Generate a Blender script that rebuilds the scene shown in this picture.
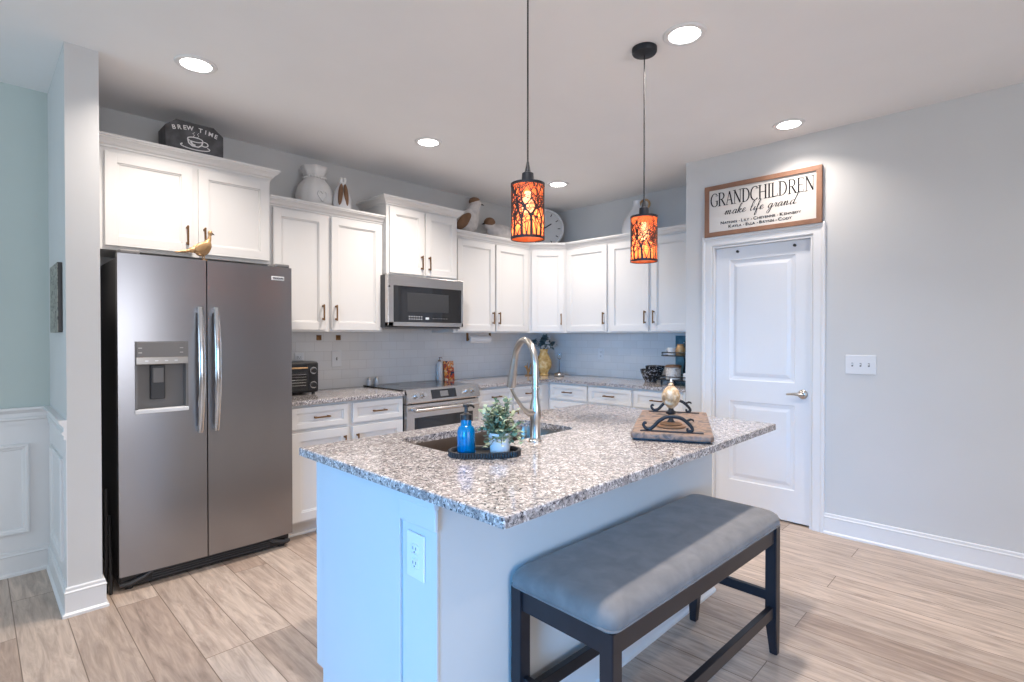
import bpy, bmesh, math, random
from mathutils import Vector, Matrix
random.seed(7)
PI = math.pi
S = bpy.context.scene
COL = S.collection
for o in list(bpy.data.objects):
    bpy.data.objects.remove(o)

# ------------------------------------------------------------------ camera
FPX = 529.4
cam = bpy.data.cameras.new('camera'); cam.sensor_width = 36; cam.sensor_fit = 'HORIZONTAL'
cam.lens = 36 * FPX / 1024; cam.clip_start = .02
co = bpy.data.objects.new('camera', cam); COL.objects.link(co)
co.location = (0, 0, 1.342)
th, pt = math.radians(44.42), math.radians(-0.55)
co.rotation_euler = (PI/2 + pt, 0, th - PI/2)
S.camera = co

# ------------------------------------------------------------------ world, exposure, big lights
S.view_settings.view_transform = 'Standard'; S.view_settings.look = 'None'
S.view_settings.gamma = 1; S.view_settings.use_curve_mapping = False
S.view_settings.exposure = 0.30
w = bpy.data.worlds.new('sky'); S.world = w; w.use_nodes = True
w.node_tree.nodes['Background'].inputs[0].default_value = (.55, .72, 1, 1)
w.node_tree.nodes['Background'].inputs[1].default_value = 1.0

def area(name, loc, rot, sx, sy, power, color, shape='RECTANGLE', spread=PI):
    l = bpy.data.lights.new(name, 'AREA'); l.shape = shape; l.size = sx
    if shape in ('RECTANGLE', 'ELLIPSE'): l.size_y = sy
    l.energy = power; l.color = color; l.spread = spread
    o = bpy.data.objects.new(name, l); COL.objects.link(o)
    o.location = loc; o.rotation_euler = rot
    return o
# blue window daylight from the left; dining and behind lamps are added fill
area('daylight_left', (-3.02, -.4, 1.25), (0, -PI/2+math.radians(11), math.radians(22)), 1.3, 1.9, 19, (.05, .43, 1.0), spread=math.radians(44))
area('fill_dining', (-3.12, 2.7, 1.45), (0, -PI/2-math.radians(12), 0), 1.6, 1.5, 30, (.62, .86, 1.0))
area('fill_behind', (.1, -3.12, 1.45), (PI/2+math.radians(26), 0, 0), 2.4, 1.7, 62, (.97, .975, 1.0))

# ------------------------------------------------------------------ materials
def new_mat(name):
    m = bpy.data.materials.new(name); m.use_nodes = True
    return m, m.node_tree.nodes, m.node_tree.links, m.node_tree.nodes['Principled BSDF']
def P(name, color, rough=.5, metal=0.0, spec=.5, emis=None, es=0, trans=0, ior=1.45, coat=0, bump=0, bscale=200, var=0, vscale=3, sheen=0):
    m, N, L, b = new_mat(name)
    b.inputs['Base Color'].default_value = (*color, 1); b.inputs['Roughness'].default_value = rough
    b.inputs['Metallic'].default_value = metal; b.inputs['Specular IOR Level'].default_value = spec
    b.inputs['Transmission Weight'].default_value = trans; b.inputs['IOR'].default_value = ior
    b.inputs['Coat Weight'].default_value = coat; b.inputs['Sheen Weight'].default_value = sheen
    if emis: b.inputs['Emission Color'].default_value = (*emis, 1); b.inputs['Emission Strength'].default_value = es
    tc = N.new('ShaderNodeTexCoord')
    n = N.new('ShaderNodeTexNoise'); n.inputs['Scale'].default_value = vscale; n.inputs['Detail'].default_value = 5
    L.new(tc.outputs['Object'], n.inputs['Vector'])
    mx = N.new('ShaderNodeMix'); mx.data_type = 'RGBA'
    v = var if var else .03
    mx.inputs[6].default_value = (*[max(0, c*(1-v)) for c in color], 1); mx.inputs[7].default_value = (*[min(1, c*(1+v)) for c in color], 1)
    L.new(n.outputs['Fac'], mx.inputs[0]); L.new(mx.outputs[2], b.inputs['Base Color'])
    if bump:
        n2 = N.new('ShaderNodeTexNoise'); n2.inputs['Scale'].default_value = bscale; n2.inputs['Detail'].default_value = 3
        L.new(tc.outputs['Object'], n2.inputs['Vector'])
        bp = N.new('ShaderNodeBump'); bp.inputs['Strength'].default_value = bump; bp.inputs['Distance'].default_value = .002
        L.new(n2.outputs['Fac'], bp.inputs['Height']); L.new(bp.outputs['Normal'], b.inputs['Normal'])
    return m
M = {}
M['wall'] = P('wall_paint', (.60, .60, .60), .75, bump=.15, bscale=350)
M['wall_sage'] = P('wall_paint_sage', (.50, .575, .56), .75, bump=.15, bscale=350)
M['ceiling'] = P('ceiling_paint', (.84, .84, .85), .85, bump=.2, bscale=250)
M['trim'] = P('trim_paint', (.73, .73, .74), .35, bump=.03)
M['cab'] = P('cabinet_paint', (.70, .69, .68), .38, bump=.03)
M['panelpaint'] = P('island_paint', (.58, .60, .63), .45, bump=.05)
M['door'] = P('door_paint', (.74, .75, .78), .4, bump=.03)
M['bronze'] = P('bronze_pull', (.21, .115, .055), .35, .85)
M['bronze_dark'] = P('dark_bronze', (.06, .045, .04), .4, .7)
M['black'] = P('black_plastic', (.016, .016, .018), .35)
M['iron'] = P('black_iron', (.018, .02, .026), .45, .4, bump=.3, bscale=120)
M['glassblack'] = P('black_glass', (.012, .013, .016), .06, spec=.8)
M['darkgrey'] = P('dark_grey_side', (.055, .057, .062), .45, .3)
M['midgrey'] = P('grey_plastic', (.17, .165, .165), .4)
M['chrome'] = P('polished_steel', (.62, .62, .63), .14, 1.0)
M['nickel'] = P('brushed_nickel', (.50, .48, .46), .28, 1.0)
M['whitep'] = P('white_plastic', (.70, .71, .735), .35)
M['ceramic'] = P('white_ceramic', (.74, .73, .72), .45, bump=.5, bscale=60)
M['wood_dark'] = P('espresso_wood', (.013, .013, .018), .38, var=.3, vscale=20)
M['wood_brown'] = P('brown_wood', (.20, .105, .055), .6, var=.35, vscale=25)
M['gold'] = P('aged_gold', (.42, .26, .13), .48, .55, var=.35, vscale=25, bump=.4, bscale=60)
M['leaf'] = P('sage_leaf', (.17, .25, .16), .6, var=.5, vscale=40)
M['leaf_pale'] = P('pale_leaf', (.32, .38, .27), .6, var=.4, vscale=40)
M['leaf_blue'] = P('blue_green_petal', (.10, .16, .18), .6, var=.6, vscale=40)
M['petal'] = P('white_petal', (.62, .62, .63), .6)
M['stem'] = P('stem', (.12, .10, .05), .7)
M['paper'] = P('paper_towel', (.72, .71, .71), .8, bump=.4, bscale=150)
M['ink'] = P('dark_ink', (.03, .03, .034), 1.0, spec=.0)
M['cream'] = P('cream_board', (.66, .63, .60), .9, spec=.1)
M['bulb'] = P('bulb_glow', (1, .8, .6), .4, emis=(1, .78, .55), es=11)
M['lens'] = P('lamp_lens', (1, 1, 1), .4, emis=(1, .97, .93), es=9)
M['bluesoap'] = P('blue_glass', (.0, .30, .66), .06, trans=.6, ior=1.4, spec=.7)
M['clear'] = P('clear_glass', (.92, .95, .97), .03, trans=1.0, ior=1.3)
M['white_box'] = P('white_print', (.75, .74, .74), .5)
M['tealprint'] = P('teal_print', (.06, .15, .20), .6, var=.8, vscale=14)
M['birdwhite'] = P('whitewashed_wood', (.60, .56, .54), .6, var=.35, vscale=28, bump=.8, bscale=50)
M['signframe'] = P('walnut_frame', (.26, .135, .085), .5, var=.3, vscale=15)
M['soapw'] = P('white_bottle', (.68, .68, .70), .25)

def steel(name, base, rough, vertical=False, streak=.12):
    m, N, L, b = new_mat(name)
    b.inputs['Metallic'].default_value = 1.0
    tc = N.new('ShaderNodeTexCoord'); mp = N.new('ShaderNodeMapping')
    mp.inputs['Scale'].default_value = (400, 400, 4) if vertical else (3, 3, 500)
    n = N.new('ShaderNodeTexNoise'); n.inputs['Scale'].default_value = 1; n.inputs['Detail'].default_value = 2
    L.new(tc.outputs['Object'], mp.inputs[0]); L.new(mp.outputs[0], n.inputs[0])
    r = N.new('ShaderNodeMapRange'); r.inputs[3].default_value = rough - .008; r.inputs[4].default_value = rough + .008
    L.new(n.outputs['Fac'], r.inputs[0]); L.new(r.outputs[0], b.inputs['Roughness'])
    mx = N.new('ShaderNodeMix'); mx.data_type = 'RGBA'
    mx.inputs[6].default_value = (*[c*(1-streak) for c in base], 1); mx.inputs[7].default_value = (*[c*(1+streak) for c in base], 1)
    L.new(n.outputs['Fac'], mx.inputs[0]); L.new(mx.outputs[2], b.inputs['Base Color'])
    n3 = N.new('ShaderNodeTexNoise'); n3.inputs['Scale'].default_value = 2.2; L.new(tc.outputs['Object'], n3.inputs[0])
    bp = N.new('ShaderNodeBump'); bp.inputs['Strength'].default_value = .12; bp.inputs['Distance'].default_value = .012
    L.new(n3.outputs['Fac'], bp.inputs['Height']); L.new(bp.outputs['Normal'], b.inputs['Normal'])
    return m
M['steel'] = steel('fridge_steel', (.31, .305, .32), .29, streak=.015)
M['steel_light'] = steel('appliance_steel', (.56, .54, .53), .27)
M['sinksteel'] = steel('sink_steel', (.30, .25, .22), .3)

def granite():
    m, N, L, b = new_mat('granite')
    tc = N.new('ShaderNodeTexCoord')
    def noise(sc, det=6, dist=0.0, rough=.6):
        n = N.new('ShaderNodeTexNoise'); n.inputs['Scale'].default_value = sc; n.inputs['Detail'].default_value = det
        n.inputs['Distortion'].default_value = dist; n.inputs['Roughness'].default_value = rough
        L.new(tc.outputs['Object'], n.inputs['Vector']); return n
    def ramp(src, stops):
        r = N.new('ShaderNodeValToRGB'); e = r.color_ramp.elements
        e[0].position, e[0].color = stops[0][0], (*stops[0][1], 1); e[1].position, e[1].color = stops[-1][0], (*stops[-1][1], 1)
        for p, c in stops[1:-1]:
            k = e.new(p); k.color = (*c, 1)
        L.new(src, r.inputs[0]); return r.outputs[0]
    def mix(f, a, c):
        x = N.new('ShaderNodeMix'); x.data_type = 'RGBA'
        L.new(f, x.inputs[0])
        for s, k in ((a, 6), (c, 7)):
            if isinstance(s, tuple): x.inputs[k].default_value = (*s, 1)
            else: L.new(s, x.inputs[k])
        return x.outputs[2]
    base = ramp(noise(38, 4, .6).outputs['Fac'], [(.32, (.26, .225, .215)), (.46, (.42, .375, .36)), (.58, (.60, .56, .545)), (.7, (.40, .365, .355))])
    g = ramp(noise(62, 5, .9, .7).outputs['Fac'], [(.47, (0, 0, 0)), (.57, (1, 1, 1))])
    c1 = mix(g, base, (.24, .225, .23))
    d = ramp(noise(105, 4, .7, .75).outputs['Fac'], [(.535, (0, 0, 0)), (.585, (1, 1, 1))])
    c2 = mix(d, c1, (.045, .042, .05))
    v = N.new('ShaderNodeTexVoronoi'); v.inputs['Scale'].default_value = 160; L.new(tc.outputs['Object'], v.inputs['Vector'])
    wv = ramp(v.outputs['Color'], [(.78, (0, 0, 0)), (.84, (1, 1, 1))])
    c3 = mix(wv, c2, (.70, .67, .66))
    L.new(c3, b.inputs['Base Color']); b.inputs['Roughness'].default_value = .1; b.inputs['Specular IOR Level'].default_value = .5
    return m
M['granite'] = granite()

def floor_mat():
    m, N, L, b = new_mat('oak_plank_floor')
    tc = N.new('ShaderNodeTexCoord'); sp = N.new('ShaderNodeSeparateXYZ'); L.new(tc.outputs['Object'], sp.inputs[0])
    ax = N.new('ShaderNodeMath'); ax.operation = 'ADD'; ax.inputs[1].default_value = 10.85; L.new(sp.outputs[0], ax.inputs[0])
    cb = N.new('ShaderNodeCombineXYZ'); L.new(sp.outputs[1], cb.inputs[0]); L.new(ax.outputs[0], cb.inputs[1])
    br = N.new('ShaderNodeTexBrick'); L.new(cb.outputs[0], br.inputs['Vector'])
    br.inputs['Scale'].default_value = 1; br.inputs['Brick Width'].default_value = 1.22; br.inputs['Row Height'].default_value = .18
    br.inputs['Mortar Size'].default_value = .0022; br.inputs['Mortar Smooth'].default_value = .3; br.offset = .37; br.offset_frequency = 3
    br.inputs['Color1'].default_value = (0, 0, 0, 1); br.inputs['Color2'].default_value = (1, 1, 1, 1); br.inputs['Mortar'].default_value = (.5, .5, .5, 1)
    r = N.new('ShaderNodeValToRGB'); e = r.color_ramp.elements
    e[0].color = (.38, .29, .235, 1); e[1].color = (.58, .475, .40, 1)
    k = e.new(.5); k.color = (.51, .42, .355, 1)
    L.new(br.outputs['Color'], r.inputs[0])
    # grain shifted per plank
    sc = N.new('ShaderNodeVectorMath'); sc.operation = 'MULTIPLY_ADD'; sc.inputs[1].default_value = (9, 9, 9)
    L.new(br.outputs['Color'], sc.inputs[0])
    mp = N.new('ShaderNodeMapping'); mp.inputs['Scale'].default_value = (17, 1.9, 1); L.new(tc.outputs['Object'], mp.inputs[0])
    L.new(mp.outputs[0], sc.inputs[2])
    n = N.new('ShaderNodeTexNoise'); n.inputs['Scale'].default_value = 1.6; n.inputs['Detail'].default_value = 8; n.inputs['Distortion'].default_value = .9; n.inputs['Roughness'].default_value = .66
    L.new(sc.outputs[0], n.inputs['Vector'])
    gr = N.new('ShaderNodeValToRGB'); g = gr.color_ramp.elements; g[0].position = .30; g[0].color = (.56, .53, .52, 1); g[1].position = .62; g[1].color = (1.06, 1.05, 1.04, 1)
    L.new(n.outputs['Fac'], gr.inputs[0])
    mu = N.new('ShaderNodeMix'); mu.data_type = 'RGBA'; mu.blend_type = 'MULTIPLY'; mu.inputs[0].default_value = 1
    L.new(r.outputs[0], mu.inputs[6]); L.new(gr.outputs[0], mu.inputs[7])
    # fine grain
    mp2 = N.new('ShaderNodeMapping'); mp2.inputs['Scale'].default_value = (120, 5, 1); L.new(tc.outputs['Object'], mp2.inputs[0])
    n2 = N.new('ShaderNodeTexNoise'); n2.inputs['Scale'].default_value = 1; n2.inputs['Detail'].default_value = 3; L.new(mp2.outputs[0], n2.inputs[0])
    mr = N.new('ShaderNodeMapRange'); mr.inputs[3].default_value = .82; mr.inputs[4].default_value = 1.15; L.new(n2.outputs['Fac'], mr.inputs[0])
    mu2 = N.new('ShaderNodeMix'); mu2.data_type = 'RGBA'; mu2.blend_type = 'MULTIPLY'; mu2.inputs[0].default_value = 1
    L.new(mu.outputs[2], mu2.inputs[6]); L.new(mr.outputs[0], mu2.inputs[7])
    mo = N.new('ShaderNodeMix'); mo.data_type = 'RGBA'; mo.inputs[7].default_value = (.17, .12, .09, 1)
    L.new(br.outputs['Fac'], mo.inputs[0]); L.new(mu2.outputs[2], mo.inputs[6]); L.new(mo.outputs[2], b.inputs['Base Color'])
    b.inputs['Roughness'].default_value = .42
    bp = N.new('ShaderNodeBump'); bp.inputs['Strength'].default_value = .3; bp.inputs['Distance'].default_value = -.002
    L.new(br.outputs['Fac'], bp.inputs['Height']); L.new(bp.outputs['Normal'], b.inputs['Normal'])
    return m
M['floor'] = floor_mat()

def tile_mat(name, axis):
    m, N, L, b = new_mat(name)
    tc = N.new('ShaderNodeTexCoord'); sp = N.new('ShaderNodeSeparateXYZ'); L.new(tc.outputs['Object'], sp.inputs[0])
    ad = N.new('ShaderNodeMath'); ad.operation = 'ADD'; ad.inputs[1].default_value = .03 + 10; L.new(sp.outputs[2], ad.inputs[0])
    cb = N.new('ShaderNodeCombineXYZ'); L.new(sp.outputs[axis], cb.inputs[0]); L.new(ad.outputs[0], cb.inputs[1])
    br = N.new('ShaderNodeTexBrick'); L.new(cb.outputs[0], br.inputs['Vector'])
    br.inputs['Scale'].default_value = 1; br.inputs['Brick Width'].default_value = .152; br.inputs['Row Height'].default_value = .076
    br.inputs['Mortar Size'].default_value = .0018; br.inputs['Mortar Smooth'].default_value = .2
    br.inputs['Color1'].default_value = (.66, .655, .66, 1); br.inputs['Color2'].default_value = (.70, .695, .70, 1); br.inputs['Mortar'].default_value = (.58, .57, .57, 1)
    L.new(br.outputs['Color'], b.inputs['Base Color']); b.inputs['Roughness'].default_value = .15
    bp = N.new('ShaderNodeBump'); bp.inputs['Strength'].default_value = .25; bp.inputs['Distance'].default_value = -.002
    L.new(br.outputs['Fac'], bp.inputs['Height']); L.new(bp.outputs['Normal'], b.inputs['Normal'])
    return m
M['tile_x'] = tile_mat('subway_tile', 0); M['tile_y'] = tile_mat('subway_tile_side', 1)

def fabric():
    m, N, L, b = new_mat('grey_suede')
    tc = N.new('ShaderNodeTexCoord')
    n = N.new('ShaderNodeTexNoise'); n.inputs['Scale'].default_value = 14; n.inputs['Detail'].default_value = 9; n.inputs['Distortion'].default_value = .4
    L.new(tc.outputs['Object'], n.inputs['Vector'])
    r = N.new('ShaderNodeValToRGB'); e = r.color_ramp.elements
    e[0].position = .3; e[0].color = (.125, .118, .12, 1); e[1].position = .7; e[1].color = (.185, .175, .173, 1)
    L.new(n.outputs['Fac'], r.inputs[0]); L.new(r.outputs[0], b.inputs['Base Color'])
    b.inputs['Roughness'].default_value = .85; b.inputs['Sheen Weight'].default_value = .25
    n2 = N.new('ShaderNodeTexNoise'); n2.inputs['Scale'].default_value = 400; L.new(tc.outputs['Object'], n2.inputs[0])
    bp = N.new('ShaderNodeBump'); bp.inputs['Strength'].default_value = .25; bp.inputs['Distance'].default_value = .001
    L.new(n2.outputs['Fac'], bp.inputs['Height']); L.new(bp.outputs['Normal'], b.inputs['Normal'])
    return m
M['suede'] = fabric()

def amber():
    m = bpy.data.materials.new('amber_liner'); m.use_nodes = True
    N, L = m.node_tree.nodes, m.node_tree.links; N.clear()
    out = N.new('ShaderNodeOutputMaterial'); t = N.new('ShaderNodeBsdfTranslucent'); t.inputs[0].default_value = (1, .24, .09, 1)
    d = N.new('ShaderNodeBsdfDiffuse'); d.inputs[0].default_value = (.70, .17, .07, 1)
    tr = N.new('ShaderNodeBsdfTransparent'); tr.inputs[0].default_value = (1, .6, .42, 1)
    m1 = N.new('ShaderNodeMixShader'); m1.inputs[0].default_value = .25; m2 = N.new('ShaderNodeMixShader'); m2.inputs[0].default_value = .3
    L.new(t.outputs[0], m1.inputs[1]); L.new(d.outputs[0], m1.inputs[2]); L.new(m1.outputs[0], m2.inputs[1]); L.new(tr.outputs[0], m2.inputs[2]); L.new(m2.outputs[0], out.inputs[0])
    return m
M['amber'] = amber()

def multi(name, cols, scale, rough=.4, dist=0):
    m, N, L, b = new_mat(name)
    tc = N.new('ShaderNodeTexCoord'); n = N.new('ShaderNodeTexNoise'); n.inputs['Scale'].default_value = scale; n.inputs['Distortion'].default_value = dist; n.inputs['Detail'].default_value = 3
    L.new(tc.outputs['Object'], n.inputs[0])
    r = N.new('ShaderNodeValToRGB'); r.color_ramp.interpolation = 'CONSTANT' if dist > 1 else 'LINEAR'
    e = r.color_ramp.elements; k = len(cols)
    e[0].position = .3; e[0].color = (*cols[0], 1); e[1].position = .68; e[1].color = (*cols[-1], 1)
    for i, c in enumerate(cols[1:-1]):
        q = e.new(.3 + .38*(i+1)/(k-1)); q.color = (*c, 1)
    L.new(n.outputs['Fac'], r.inputs[0]); L.new(r.outputs[0], b.inputs['Base Color']); b.inputs['Roughness'].default_value = rough
    return m
M['artprint'] = multi('painted_tile', [(.03, .05, .10), (.6, .08, .03), (.75, .35, .08), (.65, .62, .58), (.10, .16, .22)], 22, .2, 1.5)
M['birch'] = multi('birch_painting', [(.05, .05, .05), (.35, .34, .30), (.12, .13, .11), (.5, .5, .46)], 30, .5, 1.2)
M['bowlprint'] = multi('black_white_pattern', [(.015, .015, .018), (.015, .015, .018), (.35, .35, .37), (.02, .02, .02)], 45, .25, 1.2)
M['crock'] = multi('speckled_crock', [(.45, .40, .37), (.62, .58, .55), (.30, .24, .2)], 40, .4)
M['woodslice'] = multi('rustic_board', [(.05, .04, .04), (.12, .095, .085), (.26, .17, .125), (.17, .135, .125), (.07, .06, .06)], 22, .6, .6)
M['fluted'] = multi('fluted_gold', [(.20, .12, .07), (.50, .33, .18), (.72, .62, .50)], 40, .4)
M['yellow'] = multi('mustard_glaze', [(.42, .22, .06), (.62, .38, .12), (.74, .56, .30)], 26, .4)
M['box'] = multi('chalk_black_card', [(.035, .035, .04), (.06, .06, .065), (.10, .10, .11)], 14, .6)

# ------------------------------------------------------------------ mesh helpers
class G:
    def __init__(s): s.b = bmesh.new()
    def box(s, x0, x1, y0, y1, z0, z1, bev=0, seg=2, mat=None):
        r = bmesh.ops.create_cube(s.b, size=1)
        vs = r['verts']
        for v in vs:
            v.co = Vector((x0 + (v.co.x+.5)*(x1-x0), y0 + (v.co.y+.5)*(y1-y0), z0 + (v.co.z+.5)*(z1-z0)))
        if bev:
            es = list({e for v in vs for e in v.link_edges})
            r = bmesh.ops.bevel(s.b, geom=es, offset=bev, segments=seg, affect='EDGES', profile=.5)
            if mat is not None:
                vs = list({v for f in r['faces'] for v in f.verts} | {v for v in vs if v.is_valid})
        if mat is not None:
            for v in vs:
                if v.is_valid: v.co = mat @ v.co
        return s
    def lathe(s, prof, c=(0, 0, 0), n=32, mat=None, fn=None):
        rings = []
        M_ = mat or Matrix.Translation(c)
        for r, z in prof:
            if r < 1e-5: rings.append([s.b.verts.new(M_ @ Vector((0, 0, z)))])
            else:
                rr = []
                for i in range(n):
                    a = 2*PI*i/n; k = fn(a, z) if fn else 1
                    rr.append(s.b.verts.new(M_ @ Vector((r*k*math.cos(a), r*k*math.sin(a), z))))
                rings.append(rr)
        for a, b in zip(rings, rings[1:]):
            if len(a) == 1 and len(b) == 1: continue
            for i in range(n):
                j = (i+1) % n
                if len(a) == 1: f = (a[0], b[j], b[i])
                elif len(b) == 1: f = (a[i], a[j], b[0])
                else: f = (a[i], a[j], b[j], b[i])
                try: s.b.faces.new(f)
                except ValueError: pass
        return s
    def cyl(s, p0, p1, r0, r1=None, n=16):
        p0, p1 = Vector(p0), Vector(p1); r1 = r0 if r1 is None else r1
        d = p1-p0; q = d.to_track_quat('Z', 'Y').to_matrix().to_4x4()
        return s.lathe([(0, 0), (r0, 0), (r1, d.length), (0, d.length)], n=n, mat=Matrix.Translation(p0) @ q)
    def tube(s, pts, r, n=10, closed=False, cap=True):
        pts = [Vector(p) for p in pts]; k = len(pts)
        rs = r if isinstance(r, (list, tuple)) else [r]*k
        rings = []; prev = None
        for i, p in enumerate(pts):
            if closed: t = pts[(i+1) % k]-pts[i-1]
            else: t = pts[min(i+1, k-1)]-pts[max(i-1, 0)]
            t.normalize()
            if prev is None:
                u = t.orthogonal().normalized()
            else:
                u = prev - t*prev.dot(t)
                if u.length < 1e-6: u = t.orthogonal()
                u.normalize()
            prev = u; v = t.cross(u)
            rings.append([s.b.verts.new(p + (u*math.cos(2*PI*j/n)+v*math.sin(2*PI*j/n))*rs[i]) for j in range(n)])
        for a in range(k if closed else k-1):
            A, B_ = rings[a], rings[(a+1) % k]
            for j in range(n):
                try: s.b.faces.new((A[j], A[(j+1) % n], B_[(j+1) % n], B_[j]))
                except ValueError: pass
        if cap and not closed:
            s.b.faces.new(rings[0][::-1]); s.b.faces.new(rings[-1])
        return s
    def ell(s, c, r, rot=None, n=16):
        q = bmesh.ops.create_uvsphere(s.b, u_segments=n, v_segments=max(6, n//2+2), radius=1)
        m = Matrix.Translation(c) @ (rot.to_4x4() if rot else Matrix.Identity(4)) @ Matrix.Diagonal((*r, 1))
        for v in q['verts']: v.co = m @ v.co
        return s
    def poly(s, pts, depth, mat=None):
        """prism: pts are 2D (x,z); extruded from y=0 to y=depth"""
        m = mat or Matrix.Identity(4)
        a = [s.b.verts.new(m @ Vector((p[0], 0, p[1]))) for p in pts]; b = [s.b.verts.new(m @ Vector((p[0], depth, p[1]))) for p in pts]
        s.b.faces.new(a); s.b.faces.new(b[::-1])
        for i in range(len(pts)):
            j = (i+1) % len(pts); s.b.faces.new((a[i], b[i], b[j], a[j]))
        return s
    def sweep(s, path, prof, z=0, closed=False, mat=None):
        """profile (out,up) swept along 2D path with mitres; out is to the right of travel"""
        P2 = [Vector(p) for p in path]; k = len(P2); rings = []
        for i in range(k):
            if closed or 0 < i < k-1:
                d0 = (P2[i]-P2[i-1]).normalized(); d1 = (P2[(i+1) % k]-P2[i]).normalized()
            else:
                d0 = d1 = (P2[min(i+1, k-1)]-P2[max(i-1, 0)]).normalized()
            n0 = Vector((d0.y, -d0.x)); n1 = Vector((d1.y, -d1.x)); n_ = (n0+n1).normalized(); n_ = n_/max(.2, n_.dot(n0))
            rr = []
            for o_, u in prof:
                v = Vector((P2[i].x+n_.x*o_, P2[i].y+n_.y*o_, z+u)); rr.append(s.b.verts.new(mat @ v if mat else v))
            rings.append(rr)
        m = len(prof)
        for a in range(k if closed else k-1):
            A, B_ = rings[a], rings[(a+1) % k]
            for j in range(m):
                s.b.faces.new((A[j], A[(j+1) % m], B_[(j+1) % m], B_[j]))
        if not closed:
            s.b.faces.new(rings[0][::-1]); s.b.faces.new(rings[-1])
        return s

def obj(name, g, mat, parent=None, loc=None, smooth=False, rot=None):
    bm = g.b if isinstance(g, G) else g
    bmesh.ops.recalc_face_normals(bm, faces=bm.faces)
    me = bpy.data.meshes.new(name); bm.to_mesh(me); bm.free()
    if isinstance(mat, (list, tuple)):
        for m in mat: me.materials.append(m)
    else: me.materials.append(mat)
    if smooth:
        for p in me.polygons: p.use_smooth = True
        if smooth != 'all':
            try: me.set_sharp_from_angle(angle=math.radians(38))
            except Exception: pass
    o = bpy.data.objects.new(name, me); COL.objects.link(o)
    if parent: o.parent = parent
    if loc: o.location = loc
    if rot: o.rotation_euler = rot
    return o
def tag(o, label, cat, group=None):
    o['label'] = label; o['category'] = cat
    if group: o['group'] = group
    return o
def thing(name, label, cat, loc=(0, 0, 0), rz=0, group=None):
    o = bpy.data.objects.new(name, None); COL.objects.link(o); o.location = loc; o.rotation_euler = (0, 0, rz)
    o.empty_display_size = .05
    return tag(o, label, cat, group)
def struct(name, g, mat, parent=None, smooth=False):
    o = obj(name, g, mat, parent, smooth=smooth)
    if not parent: o['kind'] = 'structure'
    return o
def kids(o): return [c for c in bpy.data.objects if c.parent == o]
def dup(o, loc=None, rz=None, label=None, parent=None):
    c = o.copy(); COL.objects.link(c)
    if parent: c.parent = parent
    if loc is not None: c.location = loc
    if rz is not None: c.rotation_euler = (0, 0, rz)
    if label: c['label'] = label
    for k in kids(o): dup(k, parent=c)
    return c

CEIL = 2.74; YA = 4.06; XB = 4.66; XD = 4.065; YP = 2.005

# ------------------------------------------------------------------ room shell
struct('floor', G().box(-3.2, XB+.1, -3.2, YA+.1, -.1, 0), M['floor'])
struct('ceiling', G().box(-3.2, XB+.1, -3.2, YA+.1, CEIL, CEIL+.1), M['ceiling'])
struct('wall_far', G().box(.385, XB+.1, YA, YA+.1, 0, CEIL), M['wall'])
struct('wall_far_left', G().box(-3.2, .385, YA, YA+.1, 0, CEIL), M['wall_sage'])
struct('wall_corner', G().box(XB, XB+.1, YP, YA, 0, CEIL), M['wall'])
DY0, DY1, DZ = 1.078, 1.782, 2.035           # door opening
g = G().box(XD, XD+.12, -3.2, DY0, 0, CEIL).box(XD, XD+.12, DY1, YP, 0, CEIL).box(XD, XD+.12, DY0, DY1, DZ, CEIL).box(XD+.12, XB+.1, YP-.12, YP, 0, CEIL)
struct('wall_right', g, M['wall'])
struct('wall_pantry', G().box(4.9, 5.0, -.5, 2.0, 0, CEIL), M['wall'])
struct('wall_partition', G().box(.315, .446, 3.285, YA, 0, CEIL), M['wall'])
g = G().box(-3.3, -3.2, -3.2, -1.5, 0, CEIL).box(-3.3, -3.2, .7, 1.95, 0, CEIL).box(-3.3, -3.2, 3.45, YA+.1, 0, CEIL).box(-3.3, -3.2, 1.95, 3.45, 0, .6).box(-3.3, -3.2, 1.95, 3.45, 2.3, CEIL).box(-3.3, -3.2, -1.5, .7, 0, .6).box(-3.3, -3.2, -1.5, .7, 2.3, CEIL)
struct('wall_left', g, M['wall'])
g = G().box(-3.2, -1.15, -3.3, -3.2, 0, CEIL).box(1.35, XD, -3.3, -3.2, 0, CEIL).box(-1.15, 1.35, -3.3, -3.2, 0, .6).box(-1.15, 1.35, -3.3, -3.2, 2.3, CEIL)
struct('wall_behind', g, M['wall'])
g = G()
for y in (-1.5, -.4, .63): g.box(-3.29, -3.2, y, y+.07, .6, 2.3)
for z in (.6, 1.42, 2.23): g.box(-3.28, -3.21, -1.5, .7, z, z+.07)
struct('window_1', g, M['trim'])
g = G()
for y in (1.95, 2.665, 3.38): g.box(-3.29, -3.2, y, y+.07, .6, 2.3)
for z in (.6, 1.42, 2.23): g.box(-3.28, -3.21, 1.95, 3.45, z, z+.07)
struct('window_added_3', g, M['trim'])  # unseen window, added to go with the dining fill lamp
g = G()
for x in (-1.15, .065, 1.28): g.box(x, x+.07, -3.29, -3.2, .6, 2.3)
for z in (.6, 1.42, 2.23): g.box(-1.15, 1.35, -3.28, -3.21, z, z+.07)
struct('window_added_2', g, M['trim'])  # made-up window behind the camera, carries the neutral fill lamp

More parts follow.
